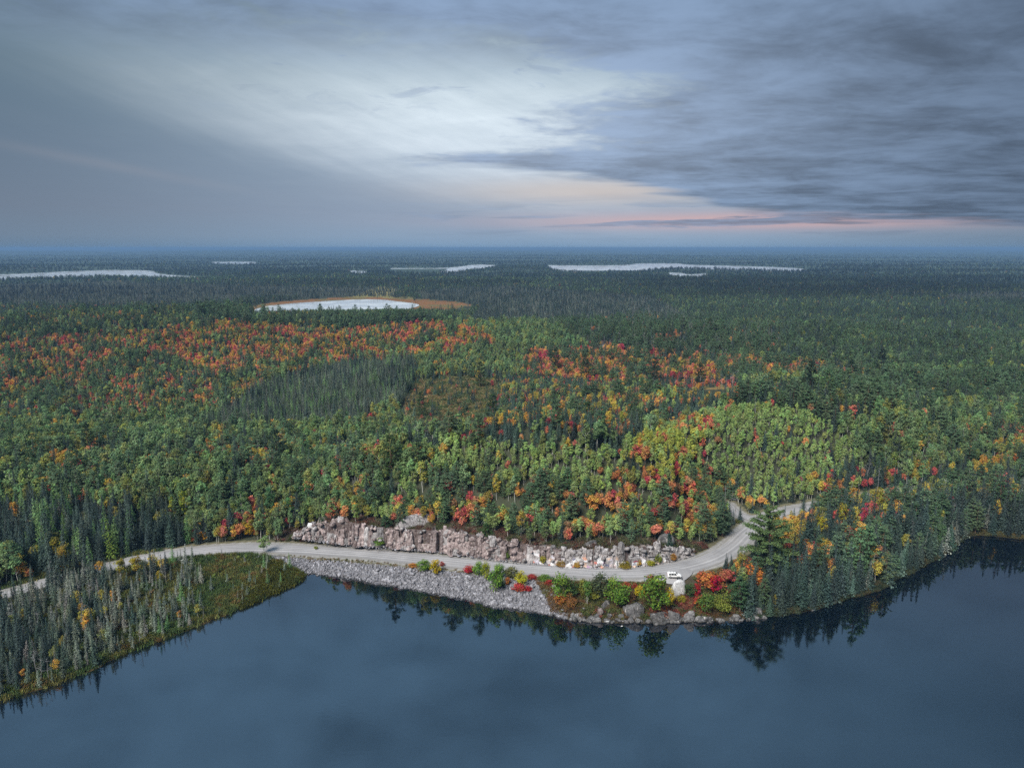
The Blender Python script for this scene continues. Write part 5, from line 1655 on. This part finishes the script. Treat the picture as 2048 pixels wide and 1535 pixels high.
# ------------------------------------------------------------------ ground cover
def grass_tuft(rg, h=.8, n=26):
    C = rg.normal(size=(n, 3)) * np.array([.35, .35, 0]) ; V = []; 
    for c in C:
        a = rg.uniform(0, 6.28); w = rg.uniform(.05, .1); l = rg.normal(size=2) * .22; hh = h * rg.uniform(.6, 1.15)
        V += [(c[0] - w * math.cos(a), c[1] - w * math.sin(a), 0), (c[0] + w * math.cos(a), c[1] + w * math.sin(a), 0), (c[0] + l[0] + w * .3, c[1] + l[1], hh), (c[0] + l[0] - w * .3, c[1] + l[1], hh * .96)]
    V = np.array(V); F = np.arange(len(V)).reshape(-1, 4)
    return mesh_obj('tuft', V, F, M['foliage'], link=False, attrs={'v': ('FLOAT', 'POINT', np.repeat(rg.random(n), 4)), 'lobe': ('FLOAT', 'POINT', np.full(n * 4, .5))})
tufts = [grass_tuft(np.random.default_rng(i)) for i in range(4)]

def cover(name, n, polypx, z, palette, size, protos, label, cond=None, on='GROUND'):
    Pw = polyline(polypx, z); lo, hi = Pw.min(0), Pw.max(0)
    x = rng.uniform(lo[0], hi[0], n * 3); y = rng.uniform(lo[1], hi[1], n * 3)
    m = inside(x, y, Pw); x, y = x[m][:n], y[m][:n]
    h, sd, dr = terrain_height(x, y, True)
    m = (sd > .15) & (dr > 5.0)
    if cond: m &= cond(x, y, h, sd, dr)
    x, y, h = x[m], y[m], h[m]
    s = rng.uniform(*size, len(x))
    f = fbm(x / 9, y / 9, 3); pal = np.array(palette)
    k = np.clip(((f - .3) / .4 * len(pal) + rng.normal(0, .6, len(x))).astype(int), 0, len(pal) - 1)
    t = pal[k] * rng.uniform(.75, 1.25, (len(x), 1))
    return x, y, h, np.c_[s, s, s * rng.uniform(.7, 1.2, len(s))], np.c_[np.zeros((len(x), 2)), rng.uniform(0, 6.28, len(x))], t

def merged_cover(name, parts, protos, label):
    A = [np.concatenate(q) for q in zip(*parts)]
    instancer(name, None, A[0], A[1], A[2] - .03, A[3], A[4], A[5], label, protos)

bogpoly = [(-160, 1500), (-150, 1140), (200, 1118), (350, 1106), (480, 1109), (545, 1124), (600, 1143), (640, 1160), (640, 1190), (400, 1330), (100, 1450)]
boggr = [(0.12, 0.165, 0.06), (0.17, 0.195, 0.07), (0.22, 0.21, 0.075), (0.25, 0.21, 0.08), (0.15, 0.19, 0.065)]
merged_cover('bog_grass', [cover('g', 26000, bogpoly, .6, boggr, (.7, 1.5), tufts, ''),
                           cover('g', 9000, [(470, 1225), (545, 1130), (600, 1146), (640, 1160), (640, 1170), (520, 1215)], .4, [(0.15, 0.14, 0.035), (0.20, 0.17, 0.04)], (.7, 1.4), tufts, '')], tufts, 'olive and yellow sedge covering the boggy shore')
lb = [d['proto'] for d in KINDS['lowbush']]
shr = [(0.10, 0.12, 0.04), (0.13, 0.12, 0.035), (0.16, 0.10, 0.04), (0.07, 0.09, 0.035)]
rim = [(0.10, 0.10, 0.05), (0.13, 0.075, 0.055), (0.12, 0.10, 0.065), (0.16, 0.07, 0.055), (0.14, 0.12, 0.085), (0.09, 0.10, 0.045)]
rimcond = lambda x, y, h, sd, dr: (seg_dist(x, y, cliff_s[:, :2])[2] > 0) & (seg_dist(x, y, cliff_s[:, :2])[0] > 1.9)
def fringe(px0, px1, n, pal, size, w=(.2, 3.5)):
    q = shore_s; d_ = np.diff(q, axis=0); px_ = project(q[:, 0], q[:, 1], np.zeros(len(q)))[0]
    ok = np.where((px_[:-1] > px0) & (px_[:-1] < px1) & (q[:-1, 1] > 100))[0]
    i = rng.choice(ok, n); f = rng.random(n)[:, None]
    t = d_[i] / np.linalg.norm(d_[i], axis=1)[:, None]
    p = q[i] + d_[i] * f + np.c_[-t[:, 1], t[:, 0]] * rng.uniform(*w, n)[:, None]
    h, sd, dr = terrain_height(p[:, 0], p[:, 1], True)
    m = (sd > .1) & (dr > 6); p, h = p[m], h[m]
    s_ = rng.uniform(*size, len(p)); tt = np.array(pal)[rng.integers(0, len(pal), len(p))] * rng.uniform(.7, 1.25, (len(p), 1))
    return p[:, 0], p[:, 1], h, np.c_[s_, s_, s_], np.c_[np.zeros((len(p), 2)), rng.uniform(0, 6.28, len(p))], tt
merged_cover('undergrowth', [
    fringe(1500, 1930, 2600, [(0.05, 0.07, 0.042), (0.07, 0.08, 0.045), (0.045, 0.065, 0.042), (0.10, 0.08, 0.045)], (.4, 1.0)),
    fringe(1900, 2300, 700, [(0.17, 0.12, 0.05), (0.12, 0.11, 0.05), (0.10, 0.10, 0.045)], (.4, .9)),
    fringe(1140, 1500, 500, [(0.09, 0.09, 0.05), (0.12, 0.08, 0.05)], (.3, .7), (1.0, 6.0)),
    cover('u', 1500, bogpoly, .6, shr, (.6, 1.5), lb, ''),
    cover('u', 4600, [(580, 1070), (640, 1035), (900, 1040), (1150, 1085), (1380, 1085), (1385, 1110), (1150, 1130), (900, 1100)], 9, rim, (.5, 1.2), lb, '', rimcond),
    cover('u', 260, [(560, 1080), (545, 1062), (600, 1040), (640, 1040), (600, 1075)], 5, rim, (.5, 1.2), lb, '', lambda x, y, h, sd, dr: dr > 6.5),
    cover('u', 700, [(1330, 1080), (1400, 1070), (1440, 1085), (1400, 1108), (1370, 1105)], 8, rim + [(0.13, 0.15, 0.05)], (.6, 1.5), lb, '', lambda x, y, h, sd, dr: dr > 6.5),
    cover('u', 500, [(600, 1100), (700, 1108), (900, 1134), (1060, 1152), (1060, 1160), (880, 1143), (690, 1116), (600, 1108)], 3.5, [(0.15, 0.13, 0.06), (0.13, 0.13, 0.06), (0.2, 0.12, 0.06)], (.2, .5), lb, ''),
    cover('u', 3500, [(1060, 1150), (1300, 1158), (1500, 1120), (1560, 1150), (1560, 1236), (1300, 1243), (1120, 1232)], 2.5, [(0.16, 0.09, 0.045), (0.13, 0.12, 0.045), (0.10, 0.12, 0.04), (0.22, 0.07, 0.05)], (.4, 1.2), lb, '', lambda x, y, h, sd, dr: (sd > 1.2) & (dr > 6.5) & ~inside(x, y, polyline([(1315, 1150), (1390, 1135), (1392, 1170), (1345, 1195), (1330, 1170)], 3))),
    cover('u', 2500, [(1380, 1110), (1465, 1065), (1475, 1040), (1495, 1045), (1480, 1085), (1420, 1115)], 5, [(0.10, 0.13, 0.04), (0.16, 0.15, 0.04), (0.22, 0.14, 0.04)], (.8, 1.7), lb, '', lambda x, y, h, sd, dr: dr > 6.5),
    cover('u', 900, [(560, 1140), (1000, 1128), (1380, 1100), (1380, 1118), (1000, 1130), (560, 1082)], 4, [(0.15, 0.14, 0.05), (0.2, 0.13, 0.05)], (.2, .45), lb, '', lambda x, y, h, sd, dr: dr < 7.5),
    cover('u', 9000, [(1480, 1245), (1640, 1225), (1780, 1170), (1920, 1095), (1920, 1065), (2100, 1060), (2100, 1085), (1945, 1075), (1880, 1120), (1700, 1205), (1500, 1245)], 1, [(0.11, 0.095, 0.05), (0.09, 0.095, 0.045), (0.12, 0.09, 0.05)], (.4, 1.0), lb, ''),
    cover('u', 5000, [(790, 750), (900, 736), (1020, 745), (1010, 800), (960, 840), (820, 838)], 8, [(0.12, 0.14, 0.06), (0.18, 0.16, 0.07), (0.26, 0.18, 0.09), (0.10, 0.13, 0.05)], (.6, 1.6), lb, ''),
], lb, 'low heath and young bushes on open ground')

# ------------------------------------------------------------------ car
M['car_paint'] = mat_plain('white_car_paint', (0.80, 0.80, 0.80), .25, .5, var=.03)
M['car_glass'] = mat_plain('dark_car_glass', (0.012, 0.014, 0.016), .08, .6, var=.05)
M['tyre'] = mat_plain('tyre_rubber', (0.02, 0.02, 0.02), .8, .2)
M['alloy'] = mat_plain('grey_alloy', (0.45, 0.46, 0.48), .35, .5, .6)
M['trim'] = mat_plain('black_trim', (0.03, 0.03, 0.032), .6, .3)
M['lamp_red'] = mat_plain('red_lamp', (0.35, 0.02, 0.02), .2, .5)
M['lamp_clear'] = mat_plain('clear_lamp', (0.6, 0.62, 0.65), .15, .6)
def box(c, s): 
    c = np.array(c); s = np.array(s) / 2
    V = np.array([[i, j, k] for i in (-1, 1) for j in (-1, 1) for k in (-1, 1)]) * s + c
    F = np.array([[0, 1, 3, 2], [4, 6, 7, 5], [0, 4, 5, 1], [2, 3, 7, 6], [0, 2, 6, 4], [1, 5, 7, 3]])
    return V, F
def build_car(a, b):
    x, y, z = ray_ground(a, b)
    x2, y2, _ = ground(a + 30, b - 1.5, 4.2)
    root = empty('parked_car', (x, y, 4.55), math.atan2(y2 - y, x2 - x))
    root.scale = (.94, .94, .94)
    tag(root, 'white station wagon parked at the road edge above the white boulder', 'car')
    # side profile stations along x (front +x): (x, z_low, z_belt, z_top, half width low, half width top)
    st = [(-2.40, .42, .85, 1.02, .80, .70), (-2.36, .32, .95, 1.40, .88, .68), (-2.15, .28, 1.0, 1.66, .92, .68), (-1.4, .26, 1.0, 1.74, .93, .70), (-.2, .26, .98, 1.74, .93, .70), (.45, .26, .96, 1.68, .93, .68),
          (1.15, .26, .96, 1.12, .93, .80), (1.9, .28, .88, .98, .92, .78), (2.25, .32, .76, .84, .86, .70), (2.42, .42, .62, .70, .74, .60)]
    V = []
    for xx, zl, zb, zt, wl, wt in st:
        V += [(xx, -wl * .92, zl), (xx, -wl, zl + .18), (xx, -wl, zb), (xx, -wt, zt - .05), (xx, -wt * .85, zt), (xx, wt * .85, zt), (xx, wt, zt - .05), (xx, wl, zb), (xx, wl, zl + .18), (xx, wl * .92, zl)]
    n = 10; F = []
    for i in range(len(st) - 1):
        for j in range(n):
            F.append((i * n + j, i * n + (j + 1) % n, (i + 1) * n + (j + 1) % n, (i + 1) * n + j))
    F.append(tuple(range(n))); F.append(tuple(range((len(st) - 1) * n, len(st) * n))[::-1])
    mesh_obj('body', V, [f[::-1] for f in F], M['car_paint'], root)
    def glass(name, pts):
        mesh_obj(name, pts, [(0, 1, 2, 3)], M['car_glass'], root)
    for sd in (-1, 1):
        for x0, x1, xt0, xt1 in ((-2.0, -1.25, -1.9, -1.25), (-1.17, -.25, -1.17, -.25), (-.17, .85, -.17, .40)):
            pts = [(x0, sd * .935, 1.03), (x1, sd * .935, 1.02), (xt1, sd * .735, 1.60), (xt0, sd * .735, 1.60)]
            pts = [(p[0], p[1] + sd * .02, p[2]) for p in pts]
            glass('side_window', pts if sd < 0 else pts[::-1])
        V_, F_ = box((.75, sd * 1.0, 1.05), (.18, .2, .14)); mesh_obj('mirror', V_, F_, M['car_paint'], root)
        V_, F_ = box((2.26, sd * .62, .70), (.30, .34, .15)); mesh_obj('headlight', V_, F_, M['lamp_clear'], root)
        V_, F_ = box((-2.38, sd * .74, .98), (.14, .2, .36)); mesh_obj('tail_light', V_, F_, M['lamp_red'], root)
        V_, F_ = box((0, sd * .93, .36), (3.0, .05, .12)); mesh_obj('sill_trim', V_, F_, M['trim'], root)
        V_, F_ = box((-.7, sd * .60, 1.78), (2.2, .05, .06)); mesh_obj('roof_rail', V_, F_, M['trim'], root)
        for xx in (-1.45, 1.45):
            V_, F_ = tube([(xx, sd * .72, .36), (xx, sd * .96, .36)], [.36, .36], 18)
            F_ = [tuple(f) for f in F_] + [tuple(range(18))[::-1], tuple(range(18, 36))]
            w = mesh_obj('wheel', V_, F_, M['tyre'], root)
            V_, F_ = tube([(xx, sd * .93, .36), (xx, sd * .975, .36)], [.23, .22], 14)
            F_ = [tuple(f) for f in F_] + [tuple(range(14))[::-1], tuple(range(14, 28))]
            mesh_obj('rim', V_, F_, M['alloy'], w)
    glass('windscreen', [(1.17, -.76, 1.14), (1.17, .76, 1.14), (.50, .62, 1.69), (.50, -.62, 1.69)])
    glass('rear_window', [(-2.42, .64, 1.08), (-2.42, -.64, 1.08), (-2.19, -.60, 1.64), (-2.19, .60, 1.64)])
    for xx in (-1.2, -.35):
        V_, F_ = box((xx, 0, 1.83), (.10, 1.3, .05)); mesh_obj('roof_bar', V_, F_, M['trim'], root)
    V_, F_ = box((2.42, 0, .52), (.08, 1.2, .18)); mesh_obj('bumper', V_, F_, M['trim'], root)
    return root
car = build_car(1348, 1157)

# ------------------------------------------------------------------ people by the car
def person(a, b, z, label, top, legs, hair, rz, name='person', pose='stand'):
    x, y, _ = ground(a, b, z)
    root = empty(name, (x, y, z), rz); tag(root, label, 'person')
    def skin_mesh(nm, pts, edges, rad, mat, parent):
        me = bpy.data.meshes.new(nm); me.from_pydata(pts, edges, [])
        ob = bpy.data.objects.new(nm, me); COL.objects.link(ob); ob.parent = parent
        me.materials.append(mat)
        ob.modifiers.new('skin', 'SKIN'); me.skin_vertices.new(name='') if not me.skin_vertices else None
        for i, r_ in enumerate(rad): me.skin_vertices[0].data[i].radius = r_ if hasattr(r_, '__len__') else (r_, r_)
        me.skin_vertices[0].data[0].use_root = True
        sb = ob.modifiers.new('sub', 'SUBSURF'); sb.levels = 1; sb.render_levels = 1
        return ob
    # pelvis, waist, chest, neck, head ... one continuous figure
    k = .72 if pose == 'crouch' else 1.0
    hip = .92 * (0.52 if pose == 'crouch' else 1)
    fw = .22 if pose == 'crouch' else 0
    pts = [(0, 0, hip), (0, .02 + fw * .3, hip + .18), (0, .03 + fw * .8, hip + .42), (0, .03 + fw, hip + .58), (0, .05 + fw, hip + .68), (0, .05 + fw, hip + .80)]
    ed = [(i, i + 1) for i in range(5)]; rad = [(.16, .12), (.15, .11), (.18, .12), .06, .095, .07]
    for sgn in (-1, 1):
        b0 = len(pts)
        kf = .34 if pose == 'crouch' else .03
        pts += [(sgn * .10, 0, hip - .06), (sgn * .11, kf, hip * .54 if pose != 'crouch' else .46), (sgn * .12, 0, .09), (sgn * .12, .15, .04)]
        rad += [.09, .065, .05, .04]; ed += [(0, b0), (b0, b0 + 1), (b0 + 1, b0 + 2), (b0 + 2, b0 + 3)]
        c0 = len(pts)
        pts += [(sgn * .20, .03 + fw * .8, hip + .50), (sgn * .26, .06 + fw, hip + .22), (sgn * .22, .22 + fw, hip + .10), (sgn * .20, .29 + fw, hip + .09)]
        rad += [.06, .048, .038, .032]; ed += [(2, c0), (c0, c0 + 1), (c0 + 1, c0 + 2), (c0 + 2, c0 + 3)]
    skin_mesh('body', pts, ed, rad, top, root)
    hp = pts[4]
    V, F = ICO1; V = V * np.array([.105, .115, .10]) + np.array([hp[0], hp[1] - .02, hp[2] + .10])
    mesh_obj('hair', V, F, hair, root, smooth=True)
    lp = []; le = []; lr = []
    lp = [(0, 0, hip - .02)]; lr = [(.17, .13)]
    for sgn in (-1, 1):
        b0 = len(lp); kf = .34 if pose == 'crouch' else .03
        lp += [(sgn * .10, 0, hip - .08), (sgn * .11, kf, hip * .54 if pose != 'crouch' else .46), (sgn * .12, 0, .12)]; lr += [.10, .075, .065]; le += [(0, b0), (b0, b0 + 1), (b0 + 1, b0 + 2)]
    skin_mesh('trousers', lp, le, lr, legs, root)
    return root
M['cloth_dark'] = mat_plain('dark_cloth', (0.02, 0.03, 0.035), .9, .1)
M['cloth_blue'] = mat_plain('grey_blue_cloth', (0.22, 0.27, 0.32), .9, .1)
M['cloth_jean'] = mat_plain('pale_denim', (0.30, 0.35, 0.42), .9, .1)
M['hair'] = mat_plain('dark_hair', (0.02, 0.016, 0.014), .7, .2)
person(1355, 1163, 4.5, 'person in dark clothes standing beside the front of the white car', M['cloth_dark'], M['cloth_dark'], M['hair'], 2.2)
person(1289, 1163, 4.2, 'person in grey-blue clothes standing alone at the road edge', M['cloth_blue'], M['cloth_jean'], M['hair'], .4)
person(1363, 1162, 4.5, 'person in dark clothes crouching on the gravel in front of the car', M['cloth_dark'], M['cloth_dark'], M['hair'], -1.2, pose='crouch')

# ------------------------------------------------------------------ haze
def build_haze():
    V, F = box((0, 21000, 56), (92000, 50000, 128))
    m, N, out = new_mat('thin_haze')
    v = N.node('ShaderNodeVolumePrincipled')
    v.inputs['Color'].default_value = (0.22, 0.385, 0.63, 1)
    v.inputs['Density'].default_value = 0.000105
    v.inputs['Anisotropy'].default_value = 0.0
    N.l.new(v.outputs[0], out.inputs['Volume'])
    o = mesh_obj('haze', V, F, m)
    tag(o, 'thin blue evening haze over the forest', None, None, 'stuff')
build_haze()
